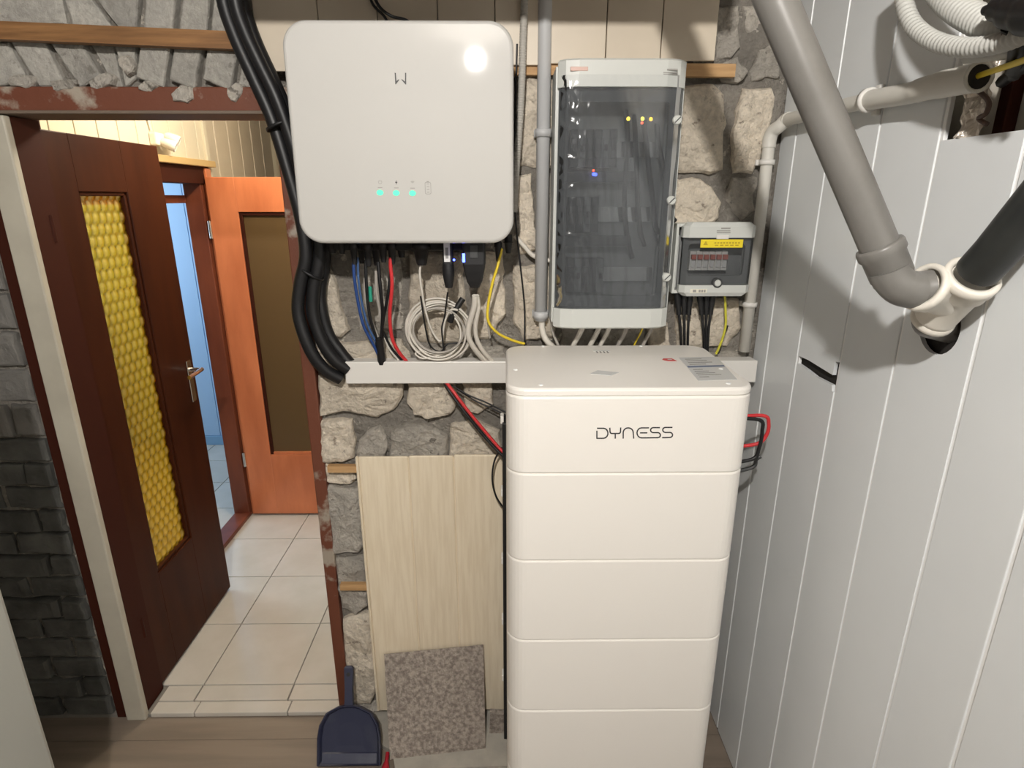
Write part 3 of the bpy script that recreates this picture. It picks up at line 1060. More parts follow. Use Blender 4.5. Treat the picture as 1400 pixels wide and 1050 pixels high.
# ================================================================== BATTERY TOWER
TY0, TY1, TX0, TX1 = 1.16, 1.535, 0.002, 0.524
tw = thing('battery_tower', ((TX0 + TX1) / 2, (TY0 + TY1) / 2, FZ), label='tall white stacked home battery tower in front of the stone wall', cat='battery')
zs = [FZ + .02, .237, .448, .660, .879, 1.0966, 1.2714]
foot = rrect(TX0 + .004, TX1 - .004, TY0 + .004, TY1, .04)
def module(z0, z1, name, bevt=.005):
    out_ = rrect(TX0, TX1, TY0, TY1, [.045, .045, .03, .03], 8)
    def mk(off, z):
        return [(x_, y_, z) for x_, y_ in inset(out_, off)]
    m_ = MB()
    m_.rings([mk(.004, z0), mk(.0008, z0 + .0015), mk(0, z0 + .004), mk(0, z1 - bevt), mk(bevt * .25, z1 - bevt * .4), mk(bevt, z1)], smooth=False)
    return m_.build(name, M_TOWER, tw)
MB().prism(foot, 'z', FZ, FZ + .02).build('plinth', M_DARKG, tw)
for i in range(5):
    module(zs[i], zs[i + 1], 'battery_module')
ctl = module(zs[5], zs[6], 'control_module')
out_ = rrect(TX0, TX1, TY0, TY1, [.045, .045, .05, .05], 8)
m_ = MB()
m_.rings([[(x_, y_, z_) for x_, y_ in inset(out_, o_)] for o_, z_ in ((.004, zs[6]), (0, zs[6] + .003), (0, 1.283), (.0015, 1.287), (.005, 1.2895))], smooth=False)
lid = m_.build('lid', M_TOWER, tw)
LZ = 1.2895
for (x_, y_) in ((.024, 1.30), (.075, 1.185), (.495, 1.30), (.472, 1.190), (.36, 1.522), (.10, 1.522)):
    MB().lathe((x_, y_, LZ - .001), (0, 0, 1), [(0, .0055), (.002, .0052), (.003, .003)], 12).build('screw', M_JOINT, lid)
# recessed grip on the lid and small tabs
p_ = onZ(822, 482, LZ)
for k in range(4):
    xx = p_.x - .012 + k * .009
    MB().box(xx, xx + .0035, p_.y - .006, p_.y + .012, LZ, LZ + .0006).build('vent_slot', M_PRINT, lid)
MB().box(p_.x - .018, p_.x + .024, p_.y + .013, p_.y + .02, LZ, LZ + .0012, .0004).build('tab', M_STICK, lid)
p_ = onZ(826, 510, LZ)
MB().prism([(p_.x - .032, p_.y - .006), (p_.x + .012, p_.y - .022), (p_.x + .034, p_.y + .002), (p_.x - .012, p_.y + .020)], 'z', LZ, LZ + .0008).build('sticker', M_STICK, lid, label='small blank silver sticker')
a, b, c_, d_ = onZ(928, 489, LZ), onZ(980, 488, LZ), onZ(1008, 519, LZ), onZ(955, 521, LZ)
MB().prism([(v_.x, v_.y) for v_ in (a, b, c_, d_)], 'z', LZ, LZ + .0006).build('rating_label', M_STICK, lid, label='silver rating label with fine print')
def lq(u, v):
    return (a * (1 - u) + b * u) * (1 - v) + (d_ * (1 - u) + c_ * u) * v
def lbar(u0, u1, v0, v1, m_, nm='print', hgt=.0009):
    q_ = [lq(u0, v0), lq(u1, v0), lq(u1, v1), lq(u0, v1)]
    MB().prism([(v_.x, v_.y) for v_ in q_], 'z', LZ, LZ + hgt).build(nm, m_, lid)
lbar(.02, .98, .40, .47, M_STRIPE, 'label_stripe')
for k in range(4):
    lbar(.12, .55 + .1 * (k % 3), .08 + k * .08, .11 + k * .08, M_PRINT)
for k in range(5):
    lbar(.10, .35 + .12 * (k % 4), .55 + k * .075, .575 + k * .075, M_PRINT)
q_ = onZ(915, 492, LZ)
MB().prism([(q_.x - .017, q_.y), (q_.x - .006, q_.y - .012), (q_.x + .015, q_.y - .012), (q_.x + .009, q_.y + .011), (q_.x - .012, q_.y + .011)], 'z', LZ, LZ + .0009).build('warning_mark', M_STAR, lid, label='red warning mark')
MB().box(q_.x - .004, q_.x + .006, q_.y - .003, q_.y + .003, LZ, LZ + .0012).build('print', M_STICK, lid)
# black strip with white clips behind the tower, seen at the left edge
MB().box(TX0 - .010, TX0 + .03, TY1 - .06, TY1 + .004, FZ + .02, 1.09, .002).build('rear_strip', M_BLACK, tw)
for z_ in zs[1:6]:
    MB().box(TX0 - .015, TX0 - .006, TY1 - .05, TY1 - .02, z_ - .012, z_ + .010, .002).build('clip', M_TOWER, tw)
# lettering DYNESS
def PT(x_, y_):
    v_ = onY(680 + x_ / 3.5, 460 + y_ / 3.5, TY0)
    return v_
def arc(cx, cy, rx, ry, a0, a1, n=7):
    return [(cx + rx * math.cos(math.radians(a0 + (a1 - a0) * k / n)), cy + ry * math.sin(math.radians(a0 + (a1 - a0) * k / n))) for k in range(n + 1)]
GLY = [
    [[(476, 452), (476, 487), (508, 487)] + arc(508, 463, 21, 24, 90, -90) + [(478, 439)]],
    [[(538, 438)] + arc(548, 455, 9, 9, 170, 90, 4) + [(578, 464)] + arc(580, 455, 9, 9, 90, 10, 4) + [(590, 437)], [(564, 464), (564, 487)]],
    [[(602, 487), (602, 462)] + arc(626, 460, 24, 23, 180, 360, 10) + [(652, 487)]],
    [[(724, 437), (690, 437)] + arc(690, 461, 22, 24, 270, 90, 8) + [(716, 485)], [(684, 461), (716, 461)]],
    [[(776, 436), (746, 436)] + arc(746, 448, 13, 12, 270, 90, 6) + [(768, 460)] + arc(768, 472, 12, 12, -90, 90, 6) + [(716, 485)]],
    [[(836, 435), (804, 435)] + arc(804, 447, 13, 12, 270, 90, 6) + [(826, 459)] + arc(826, 471, 12, 12, -90, 90, 6) + [(790, 484)]],
]
for g in GLY:
    m_ = MB()
    for st in g:
        P_ = [PT(*s_) for s_ in st]
        for a_, b_ in zip(P_, P_[1:]):
            d_2 = (b_ - a_)
            if d_2.length < 1e-5:
                continue
            d_2.normalize()
            pn = Vector((-d_2.z, 0, d_2.x)) * .0013
            e_ = d_2 * .0006
            fr_ = Vector((0, -.0006, 0))
            m_.rings([[a_ - e_ + pn + fr_, a_ - e_ - pn + fr_, a_ - e_ - pn, a_ - e_ + pn], [b_ + e_ + pn + fr_, b_ + e_ - pn + fr_, b_ + e_ - pn, b_ + e_ + pn]], smooth=False)
    m_.build('logo_letter', M_LOGO, ctl)

# ================================================================== INVERTER
IY = 1.38
ix0, ix1, iz0, iz1 = -.462, .0205, 1.562, 2.012
inv = thing('inverter', ((ix0 + ix1) / 2, 1.5, iz0), label='square white wall inverter with rounded corners and green status lights', cat='inverter')
MB().prism(rrect(ix0, ix1, iz0, iz1, .052, 10), 'y', IY + .05, IY, .008).build('front_cover', M_INV, inv)
MB().prism(rrect(ix0 + .036, ix1 - .012, iz0 + .012, iz1 - .03, .04, 6), 'y', 1.565, IY + .05).build('housing', M_DARKG, inv)
MB().box(ix0 + .10, ix1 - .10, 1.56, 1.596, iz0 + .05, iz1 - .08, .003).build('wall_bracket', M_CHROME, inv)
def ip(x_, y_):
    return onY(x_, y_, IY)
def flat(name, poly, m_, parent, yf, t=.0006):
    return MB().prism([(v_.x, v_.z) for v_ in poly], 'y', yf, yf - t).build(name, m_, parent)
# W mark
def zp(x_, y_):
    return ip(500 + x_ / 5.383, 95 + y_ / 5.385)
flat('logo_stroke', [zp(207, 30), zp(216, 32), zp(221, 92), zp(240, 78), (zp(240, 86)), zp(216, 118), zp(212, 116)], M_LOGO, inv, IY)
flat('logo_stroke', [zp(284, 30), zp(293, 32), zp(293, 118), zp(288, 118), zp(258, 84), zp(260, 77), zp(284, 96)], M_LOGO, inv, IY)
for k, (lx, ly) in enumerate(((519.3, 265.8), (541.5, 266.3), (563.8, 266.6))):
    c_ = ip(lx, ly)
    flat('status_light', [Vector((c_.x + .0075 * math.cos(t_), 0, c_.z + .006 * math.sin(t_))) for t_ in [i_ * math.pi / 8 for i_ in range(16)]], M_LEDG, inv, IY, .001)
    c2 = ip(lx, ly - 14.5)
    rr = .0042
    ol = [Vector((c2.x + rr * math.cos(t_), 0, c2.z + rr * math.sin(t_))) for t_ in [i_ * math.pi / 6 for i_ in range(12)]]
    if k == 0:
        m_ = MB()
        for i_ in range(2, 23):
            t0, t1 = math.pi / 2 + i_ * math.pi / 12.5, math.pi / 2 + (i_ + 1) * math.pi / 12.5
            m_.rings([[(c2.x + r_ * math.cos(t_), IY - d_3, c2.z + r_ * math.sin(t_)) for r_, d_3 in ((.0034, 0), (.0034, .0005), (.0042, .0005), (.0042, 0))] for t_ in (t0, t1)], smooth=False)
        m_.box(c2.x - .0004, c2.x + .0004, IY - .0005, IY, c2.z, c2.z + .0045)
        m_.build('icon', M_PRINT, inv)
    elif k == 1:
        flat('icon', [Vector((c2.x + u_, 0, c2.z + v_)) for u_, v_ in ((.001, .005), (-.0028, -.0008), (-.0004, -.0008), (-.001, -.005), (.0028, .001), (.0004, .001))], M_LOGO, inv, IY)
    else:
        m_ = MB()
        for r_ in (.0018, .0034, .005):
            for i_ in range(5):
                t0, t1 = math.pi * (.25 + .1 * i_), math.pi * (.25 + .1 * (i_ + 1))
                m_.rings([[(c2.x + q2 * math.cos(t_), IY - d_3, c2.z - .0022 + q2 * math.sin(t_)) for q2, d_3 in ((r_, 0), (r_, .0005), (r_ + .0008, .0005), (r_ + .0008, 0))] for t_ in (t0, t1)], smooth=False)
        m_.build('icon', M_PRINT, inv)
    c3 = ip(lx, ly - 7)
    MB().box(c3.x - .005, c3.x + .005, IY - .0005, IY, c3.z - .0007, c3.z + .0007).build('caption', M_PRINT, inv)
c_ = ip(585, 259.5)
m_ = MB()
ro, ri = rrect(c_.x - .0068, c_.x + .0068, c_.z - .013, c_.z + .0125, .003, 3), rrect(c_.x - .0058, c_.x + .0058, c_.z - .012, c_.z + .0115, .0025, 3)
m_.rings([[(x_, IY, z_) for x_, z_ in ro], [(x_, IY - .0006, z_) for x_, z_ in ro], [(x_, IY - .0006, z_) for x_, z_ in ri], [(x_, IY, z_) for x_, z_ in ri]], cap0=False, cap1=False, smooth=False)
m_.box(c_.x - .0025, c_.x + .0025, IY - .0006, IY, c_.z + .0125, c_.z + .0145)
for k in range(4):
    m_.box(c_.x - .0028, c_.x + .0028, IY - .0006, IY, c_.z - .0095 + k * .0058, c_.z - .0083 + k * .0058)
m_.build('battery_icon', M_PRINT, inv)
# sockets and glands under the inverter
GL = [(468, 1.50, .010, .03), (484, 1.49, .009, .055), (494, 1.52, .009, .055), (503, 1.49, .010, .06), (514, 1.52, .010, .06), (524, 1.49, .010, .05), (536, 1.49, .010, .055), (549, 1.52, .012, .04), (576, 1.50, .019, .058), (681, 1.51, .008, .05), (695, 1.52, .010, .03), (455, 1.53, .014, .03)]
for gx, gy, gr, gl in GL:
    pp = onY(gx, 345, gy)
    MB().lathe((pp.x, gy, iz0 + .016), (0, 0, -1), [(0, gr), (.018, gr), (.02, gr * 1.25), (gl * .6, gr * 1.25), (gl * .63, gr), (gl + .01, gr * .7), (gl + .016, gr * .55)], 14).build('cable_gland', M_BLACK, inv)
MB().box(-.42, -.05, 1.50, 1.56, iz0 - .022, iz0 + .014, .004).build('connector_block', M_BLACK, inv)

inv.rotation_euler.x = math.radians(-1.8)
# plug-in stick with white label
p_ = onY(612, 345, 1.47)
st = thing('data_stick', (p_.x, 1.47, iz0 - .10), label='black communication stick with white label under the inverter', cat='data stick')
MB().prism(rrect(p_.x - .012, p_.x + .013, 1.462, 1.487, .006, 4), 'z', iz0 - .052, iz0 + .012).build('body', M_BLACK, st)
MB().lathe((p_.x, 1.475, iz0 - .05), (0, 0, -1), [(0, .0135), (.012, .0145), (.03, .0145), (.045, .012), (.06, .009)], 16).build('cable_boot', M_BLACK, st)
MB().box(p_.x - .0085, p_.x + .0065, 1.4605, 1.463, iz0 - .046, iz0 + .004, .0006).build('label', mat('paper label', (.78, .77, .74), .5), st)
MB().box(p_.x - .0045, p_.x + .0025, 1.4600, 1.4606, iz0 - .038, iz0 - .012).build('print', M_PRINT, st)
MB().lathe((p_.x + .015, 1.468, iz0 - .042), (0, -1, 0), [(0, .003), (.003, .0015)], 8).build('indicator', M_LEDB, st)
# big plug with blue light
p_ = onY(650, 350, 1.46)
pg = thing('meter_plug', (p_.x, 1.47, iz0 - .10), label='big black plug with blue light under the inverter', cat='plug')
MB().prism(rrect(p_.x - .030, p_.x + .024, 1.44, 1.495, .006, 4), 'z', iz0 - .05, iz0 + .01).build('body', M_BLACK, pg)
m_ = MB()
m_.rings([[(x_, y_, z_) for x_, y_ in rrect(p_.x - .003 - w_, p_.x - .003 + w_, 1.4675 - d_4, 1.4675 + d_4, .005, 3)] for w_, d_4, z_ in ((.027, .0275, iz0 - .05), (.024, .024, iz0 - .068), (.019, .018, iz0 - .092), (.011, .012, iz0 - .108))], smooth=False)
m_.build('strain_relief', M_BLACK, pg)
MB().box(p_.x - .012, p_.x + .006, 1.438, 1.441, iz0 - .035, iz0 - .005, .0008).build('latch', M_DARKG, pg)
MB().box(p_.x - .0305, p_.x - .024, 1.4385, 1.442, iz0 - .045, iz0 - .024, .001).build('indicator', M_LEDB, pg)

# ================================================================== CABLE TRUNKING
zt_, zb_ = onY(560, 495, YB - .055).z, onY(560, 524, YB - .055).z
tr = thing('cable_trunking', (.1, YB - .03, zb_), label='long white cable trunking running behind the battery tower', cat='trunking')
x0 = onY(472, 505, YB - .055).x
MB().box(x0, XR - .015, YB - .045, YB - .008, zb_, zt_, .002).build('base', M_TRUNK, tr)
MB().box(x0 - .001, XR - .013, YB - .056, YB - .045, zb_ - .001, zt_ + .001, .0025).build('cover', M_TRUNK, tr)

# ================================================================== BLACK CONDUIT BUNDLE
def cable(name, pts, r, m_, label, cat='cable', seg=8, sub=6, **k):
    P_ = [onY(*p_) for p_ in pts]
    o_ = MB().tube(P_, r, seg, sub, **k)
    return o_.build(name, m_, label=label, cat=cat)

cable('black_conduit', [(300, -70, 1.53), (306, 0, 1.53), (322, 50, 1.53), (348, 108, 1.53), (372, 162, 1.53), (394, 232, 1.53), (412, 300, 1.53), (418, 350, 1.53), (410, 390, 1.53), (408, 430, 1.53), (424, 478, 1.53), (444, 505, 1.54), (466, 518, 1.555)], .0165, M_RUB, 'black cable conduit with the widest bend left of the white inverter', 'conduit', 14)
cable('black_conduit', [(322, -70, 1.54), (330, 0, 1.54), (348, 55, 1.54), (374, 112, 1.54), (396, 165, 1.54), (416, 235, 1.54), (432, 300, 1.54), (437, 350, 1.54), (429, 392, 1.54), (428, 428, 1.54), (440, 466, 1.54), (458, 492, 1.545), (476, 505, 1.555)], .0165, M_RUB, 'black cable conduit in the middle of the bundle left of the inverter', 'conduit', 14)
cable('black_conduit', [(318, -70, 1.505), (322, 0, 1.505), (334, 40, 1.505), (354, 84, 1.505), (378, 134, 1.505), (398, 190, 1.51), (414, 245, 1.515), (430, 300, 1.52), (444, 350, 1.56), (438, 395, 1.57), (440, 425, 1.57), (450, 458, 1.57), (468, 484, 1.57), (480, 498, 1.57)], .0155, M_RUB, 'black cable conduit with the tightest bend left of the inverter', 'conduit', 14)
# wrap and ties on the bundle
def ring_tie(x_, y_, dx, dy, w_, Yc, label):
    a_, b_ = onY(x_ - dx, y_ - dy, Yc), onY(x_ + dx, y_ + dy, Yc)
    ax = (b_ - a_).normalized()
    MB().lathe((a_ + b_) / 2 - ax * w_, ax, [(0, .033), (0, .0355), (2 * w_, .0355), (2 * w_, .033)], 20).build('cable_tie', M_BLACK, label=label, cat='cable tie')
ring_tie(384, 172, 4, 9, .003, 1.525, 'black cable tie round the conduit bundle above the doorway corner')
ring_tie(426, 372, -5, 9, .003, 1.545, 'black cable tie round the conduit bundle under the inverter')
MB().tube([onY(340, 88, 1.575), onY(372, 80, 1.575), onY(386, 84, 1.575), onY(388, 98, 1.58)], .006, 8).build('pipe_strap', M_BLACK, label='black strap holding the conduit bundle beside the beige panelling', cat='strap')
MB().lathe(onY(352, 62, 1.575), (0, -1, 0), [(0, .004), (.008, .004), (.010, .002)], 10).build('nail', M_CHROME, label='brass screw head beside the conduit bundle', cat='screw')

# ================================================================== CABLES UNDER THE INVERTER
cable('blue_cable', [(484, 352, 1.49), (484, 375, 1.49), (489, 410, 1.50), (497, 445, 1.51), (509, 468, 1.53), (517, 485, 1.545), (520, 494, 1.565)], .0042, M_BLUE, 'dark blue cable dropping from the inverter into the trunking')
cable('blue_cable', [(489, 352, 1.50), (490, 380, 1.50), (494, 410, 1.51), (503, 445, 1.52), (515, 470, 1.535), (522, 494, 1.565)], .0032, mat('pale blue cable', (.05, .11, .26), .4), 'thin lighter blue cable beside the dark blue one')
cable('black_cable', [(500, 356, 1.50), (501, 390, 1.50), (505, 430, 1.515), (514, 462, 1.535), (521, 494, 1.565)], .0042, M_RUB, 'black cable between the blue and grey cables under the inverter')
cable('grey_cable', [(499, 380, 1.52), (500, 410, 1.52), (508, 440, 1.53), (520, 470, 1.55), (523, 494, 1.57)], .0042, M_GCAB, 'grey cable behind the blue cables under the inverter')
cable('grey_cable', [(514, 370, 1.52), (515, 400, 1.52), (520, 430, 1.53), (523, 462, 1.55), (524, 494, 1.57)], .0042, M_GCAB, 'grey cable beside the green-marked wire under the inverter')
cable('green_mark_cable', [(506, 392, 1.498), (507, 412, 1.502)], .0048, M_GRNC, 'short green sleeve on a black wire under the inverter', 'sleeve')
cable('black_cable', [(517, 358, 1.49), (520, 395, 1.49), (523, 425, 1.51), (522, 460, 1.54), (523, 494, 1.56)], .0045, M_RUB, 'straight black cable dropping from the inverter beside the red cable')
cable('black_cable', [(535, 362, 1.51), (531, 400, 1.51), (525, 432, 1.525), (521, 464, 1.54), (525, 494, 1.56)], .0040, M_RUB, 'black cable crossing behind the red cable under the inverter')
cable('black_cable', [(523, 452, 1.54), (534, 474, 1.55), (545, 488, 1.56), (553, 496, 1.57)], .0035, M_RUB, 'short black cable curling towards the trunking below the red cable')
cable('white_cable', [(526, 462, 1.545), (533, 478, 1.555), (545, 492, 1.565)], .003, M_WCAB, 'short white cable beside the black cables above the trunking')
cable('red_cable', [(534, 352, 1.485), (534, 365, 1.485), (536, 390, 1.49), (533, 430, 1.51), (536, 462, 1.53), (546, 482, 1.545), (558, 496, 1.565)], .0048, M_RED, 'red cable dropping from the inverter into the trunking')
MB().tube([onY(517, 462, 1.535), onY(520, 480, 1.545), onY(522, 497, 1.553)], .011, 10).build('cable_sleeve', M_RUB, label='black sleeve gathering cables above the trunking', cat='sleeve')
cable('white_cable', [(575, 362, 1.50), (574, 375, 1.50), (577, 400, 1.51), (583, 430, 1.53), (592, 455, 1.545), (603, 466, 1.55), (608, 440, 1.545), (616, 424, 1.535), (626, 424, 1.53)], .0030, M_WCAB, 'white cable leaving the round gland under the inverter')
cable('black_cable', [(575, 405, 1.51), (582, 450, 1.53), (588, 472, 1.54), (602, 481, 1.545), (613, 470, 1.545), (636, 468, 1.55), (640, 455, 1.55)], .0022, M_RUB, 'thin black cable looping in front of the white coil')
cable('black_cable', [(607, 480, 1.54), (604, 450, 1.54), (608, 432, 1.54), (612, 400, 1.50)], .0022, M_RUB, 'thin black lead from the data stick to the coil')
# white coil
P_ = []
cc = onY(600, 452, 1.56)
for k in range(8 * 20 + 1):
    t_ = 2 * math.pi * k / 20
    lp = k // 20
    R_ = .076 + .010 * math.sin(k * .083 * 1.3) + .005 * math.sin(t_ * .62)
    P_.append(cc + Vector((R_ * math.cos(t_) * (1.0 + .07 * math.sin(k * .047)) + .004 * math.sin(k * .11), -.010 + .014 * math.sin(t_ * .37), R_ * .96 * math.sin(t_) + .006 * math.cos(k * .09))))
MB().tube(P_, .0030, 7, 2).build('coiled_cable', M_WCAB, label='coil of thin white cable hanging above the trunking', cat='cable')
P_ = []
for k in range(2 * 20 + 1):
    t_ = 2 * math.pi * k / 20 + 1
    P_.append(cc + Vector((.066 * math.cos(t_) + .002, -.026 + .004 * math.sin(t_ * .5), .060 * math.sin(t_) + .006)))
MB().tube(P_, .0026, 7, 2).build('coiled_cable', M_GCAB, label='inner grey loops lying on the white cable coil', cat='cable')
cable('white_cable', [(628, 470, 1.54), (612, 481, 1.54), (595, 487, 1.54), (578, 490, 1.54), (568, 484, 1.545), (576, 480, 1.55), (588, 484, 1.55)], .0026, M_WCAB, 'white cable end curling at the bottom of the coil')
MB().tube([onY(633, 408, 1.545), onY(622, 425, 1.54), onY(615, 440, 1.545)], .008, 10).build('cable_connector', M_BLACK, label='black inline connector beside the white coil', cat='connector')
cable('thick_white_cable', [(649, 404, 1.468), (648, 420, 1.48), (641, 445, 1.50), (641, 462, 1.51), (651, 480, 1.53), (666, 496, 1.56)], .0072, M_WCAB, 'thick white cable from the blue-lit plug to the trunking')
cable('thick_white_cable', [(652, 404, 1.474), (654, 420, 1.49), (650, 445, 1.51), (652, 464, 1.525), (662, 482, 1.54), (676, 496, 1.565)], .0060, M_WCAB, 'second thick white cable behind the first under the plug')
cable('yellow_cable', [(686, 340, 1.51), (680, 365, 1.50), (673, 388, 1.50), (667, 420, 1.50), (668, 440, 1.505), (680, 455, 1.52), (700, 465, 1.535), (717, 470, 1.545)], .0036, M_YEL, 'yellow earth cable hanging from the inverter')
cable('grey_cable', [(675, 388, 1.52), (669, 412, 1.53), (667, 440, 1.54), (670, 462, 1.55)], .0026, M_GCAB, 'thin grey cable behind the yellow earth cable')
cable('thin_black_cable', [(707, 60, 1.56), (705, 130, 1.56), (703, 230, 1.565), (705, 300, 1.565), (711, 360, 1.565), (717, 420, 1.565), (717, 474, 1.555)], .0022, M_RUB, 'thin black cable hanging between the inverter and the grey conduit')
cable('black_cable', [(505, -20, 1.54), (518, 8, 1.53), (535, 22, 1.53), (556, 28, 1.55), (580, 45, 1.56)], .0035, M_RUB, 'black cable arching over the inverter top')
cable('black_cable', [(500, -20, 1.55), (510, 6, 1.55), (525, 22, 1.555), (535, 40, 1.56)], .0030, M_RUB, 'second black cable diving behind the inverter top')
# battery leads under the trunking
cable('red_cable', [(608, 520, 1.56), (618, 533, 1.535), (640, 562, 1.52), (665, 592, 1.51), (684, 614, 1.50), (700, 628, 1.49)], .0046, M_RED, 'red battery lead running from the trunking to the tower')
cable('black_cable', [(606, 520, 1.57), (614, 534, 1.548), (636, 564, 1.532), (660, 594, 1.522), (680, 616, 1.51), (698, 632, 1.50)], .0046, M_RUB, 'black battery lead beside the red one below the trunking')
cable('black_cable', [(617, 526, 1.57), (640, 540, 1.555), (664, 550, 1.55), (690, 563, 1.545), (705, 570, 1.53)], .0024, M_RUB, 'thin black lead slanting over the stones below the trunking')
cable('black_cable', [(625, 532, 1.57), (650, 548, 1.56), (672, 558, 1.55), (700, 572, 1.545)], .0022, M_RUB, 'lower thin black lead over the stones below the trunking')
cable('black_cable', [(686, 612, 1.505), (676, 630, 1.515), (673, 655, 1.52), (678, 678, 1.52), (690, 696, 1.515), (700, 704, 1.50)], .0026, M_RUB, 'black cable loop beside the wood-grain panel and the tower')
# cables at the tower's other flank
def cab3(name, P_, r, m_, label):
    MB().tube(P_, r, 8, 6).build(name, m_, label=label, cat='cable')
def tp_(x_, y_, Yv):
    return onY(x_, y_, Yv)
cab3('red_cable', [(TX1 - .004, 1.33, tp_(1030, 572, 1.33).z), tp_(1042, 568, 1.33), tp_(1051, 580, 1.33), tp_(1046, 598, 1.33), tp_(1030, 608, 1.33), (TX1 - .004, 1.34, tp_(1026, 612, 1.34).z)], .0046, M_RED, 'red cable loop beside the grey panelled wall')
cab3('black_cable', [(TX1 - .004, 1.31, tp_(1030, 572, 1.31).z), tp_(1038, 574, 1.31), tp_(1042, 590, 1.31), tp_(1038, 612, 1.31), tp_(1028, 628, 1.31), (TX1 - .004, 1.31, tp_(1022, 634, 1.31).z)], .0046, M_RUB, 'black cable loop beside the grey panelled wall')
cab3('grey_cable', [(TX1 - .004, 1.36, tp_(1018, 650, 1.36).z), tp_(1026, 640, 1.36), tp_(1034, 628, 1.36), tp_(1040, 624, 1.36)], .0050, M_DARKG, 'dark grey cable stub beside the red loop at the tower flank')

# ================================================================== CONDUITS LEFT OF THE GREY BOX
a, b = onY(742, -60, 1.565), onY(742, 438, 1.565)
xm = (onY(742, 0, 1.565).x + onY(742, 430, 1.565).x) / 2
vc = thing('grey_conduit', (xm, 1.565, b.z), label='straight light grey conduit left of the tall grey box', cat='conduit')
MB().lathe((xm, 1.565, b.z), (0, 0, 1), [(0, .013), (0, .0165), (.9, .0165)], 20).build('tube', M_CONDUIT, vc)
for yy in (182, 430):
    c_ = onY(742, yy, 1.565)
    cl = thing('conduit_clip', (xm, 1.58, c_.z - .01), label='white clip holding the grey conduit ' + ('halfway up beside the box' if yy < 300 else 'at its lower end'), cat='clip')
    MB().lathe((xm, 1.565, c_.z - .009), (0, 0, 1), [(0, .0165), (0, .0205), (.018, .0205), (.018, .0165)], 20).build('collar', M_CONDUIT, cl)
    MB().box(xm - .022, xm + .022, 1.578, 1.596, c_.z - .009, c_.z + .009, .002).build('foot', M_CONDUIT, cl)
cable('white_cable', [(741, 430, 1.565), (741, 448, 1.565), (745, 462, 1.562), (755, 474, 1.56), (770, 486, 1.56)], .0085, M_WCAB, 'thick white cable leaving the grey conduit behind the tower')
cable('flexible_conduit', [(718, -60, 1.545), (717, 0, 1.545), (715, 60, 1.545), (713, 120, 1.545), (710, 175, 1.55), (706, 230, 1.56), (703, 290, 1.57)], .0085, mat('ribbed grey', (.42, .40, .36), .5), 'ribbed flexible grey conduit beside the inverter', 'conduit', 12, 6, rib=.07, ribpitch=.0055)
cable('grey_cable', [(704, 322, 1.575), (716, 336, 1.575), (730, 350, 1.575), (752, 356, 1.578), (765, 350, 1.58)], .0060, M_WCAB, 'grey-white cable passing behind the grey conduit to the box')
cable('grey_cable', [(757, 180, 1.57), (755, 260, 1.57), (752, 340, 1.575), (756, 400, 1.57), (754, 445, 1.565), (764, 474, 1.56)], .0040, M_GCAB, 'grey cable running down between conduit and tall box')

# ================================================================== TALL GREY BOX
CY = 1.45
cx0, cx1 = .1215, .4075
cz = [1.352, 1.402, 1.900, 1.957]
cab = thing('distribution_box', ((cx0 + cx1) / 2, 1.53, cz[0]), label='tall grey distribution box with smoked door and plastic film', cat='electrical box')
CB = 1.592
body = MB()
body.box(cx0 - .004, cx1 + .003, CB - .012, CB, cz[0] + .012, cz[3] - .012)
body.box(cx0 - .004, cx0 + .004, CY + .032, CB - .012, cz[0] + .012, cz[3] - .012)
body.box(cx1 - .005, cx1 + .003, CY + .032, CB - .012, cz[0] + .012, cz[3] - .012)
body.box(cx0 + .004, cx1 - .005, CY + .032, CB - .012, cz[0] + .012, cz[0] + .022)
body.box(cx0 + .004, cx1 - .005, CY + .032, CB - .012, cz[3] - .022, cz[3] - .012)
body.build('body', M_ABS, cab)
def front(x0_, x1_, y_, ch):
    return [(x0_, y_ + .034), (x1_, y_ + .034), (x1_, y_ + .020), (x1_ - ch * .35, y_ + .007), (x1_ - ch, y_ + .0), (x0_ + ch, y_), (x0_ + ch * .35, y_ + .007), (x0_, y_ + .020)]
def band(z0_, z1_, top_=True):
    pr = front(cx0, cx1, CY, .045)
    pi_ = front(cx0 + .004, cx1 - .004, CY + .004, .045)
    m2 = MB()
    A_, B_ = (z0_, z1_) if top_ else (z1_, z0_)
    m2.rings([[(x_, y_, A_) for x_, y_ in pr], [(x_, y_, B_ - (.004 if top_ else -.004)) for x_, y_ in pr], [(x_, y_, B_) for x_, y_ in pi_]], smooth=False)
    return m2
tb = band(cz[2], cz[3]).build('top_band', M_ABS, cab)
band(cz[0], cz[1], False).build('bottom_band', M_ABS, cab)
# smoked door shell
pr = front(cx0 + .002, cx1 - .002, CY + .001, .045)[2:]
m_ = MB()
m_.rings([[(x_, y_, z_) for x_, y_ in pr] for z_ in (cz[1] + .001, cz[2] - .001)], cap0=False, cap1=False, smooth=False, closed=False)
m_.build('door', M_SMOKE, cab, label='smoked see-through door')
# dark inner frame of the door
fx0, fx1, fz0, fz1 = cx0 + .026, cx1 - .030, cz[1] + .030, cz[2] - .028
m_ = MB()
ro, ri = rrect(cx0 + .006, cx1 - .006, cz[1] + .003, cz[2] - .003, .004, 3), rrect(fx0, fx1, fz0, fz1, .008, 3)
m_.rings([[(x_, CY + .030, z_) for x_, z_ in ro], [(x_, CY + .022, z_) for x_, z_ in ro], [(x_, CY + .022, z_) for x_, z_ in ri], [(x_, CY + .034, z_) for x_, z_ in ri]], cap0=False, cap1=False, smooth=False)
m_.build('door_frame', M_MIDG, cab)
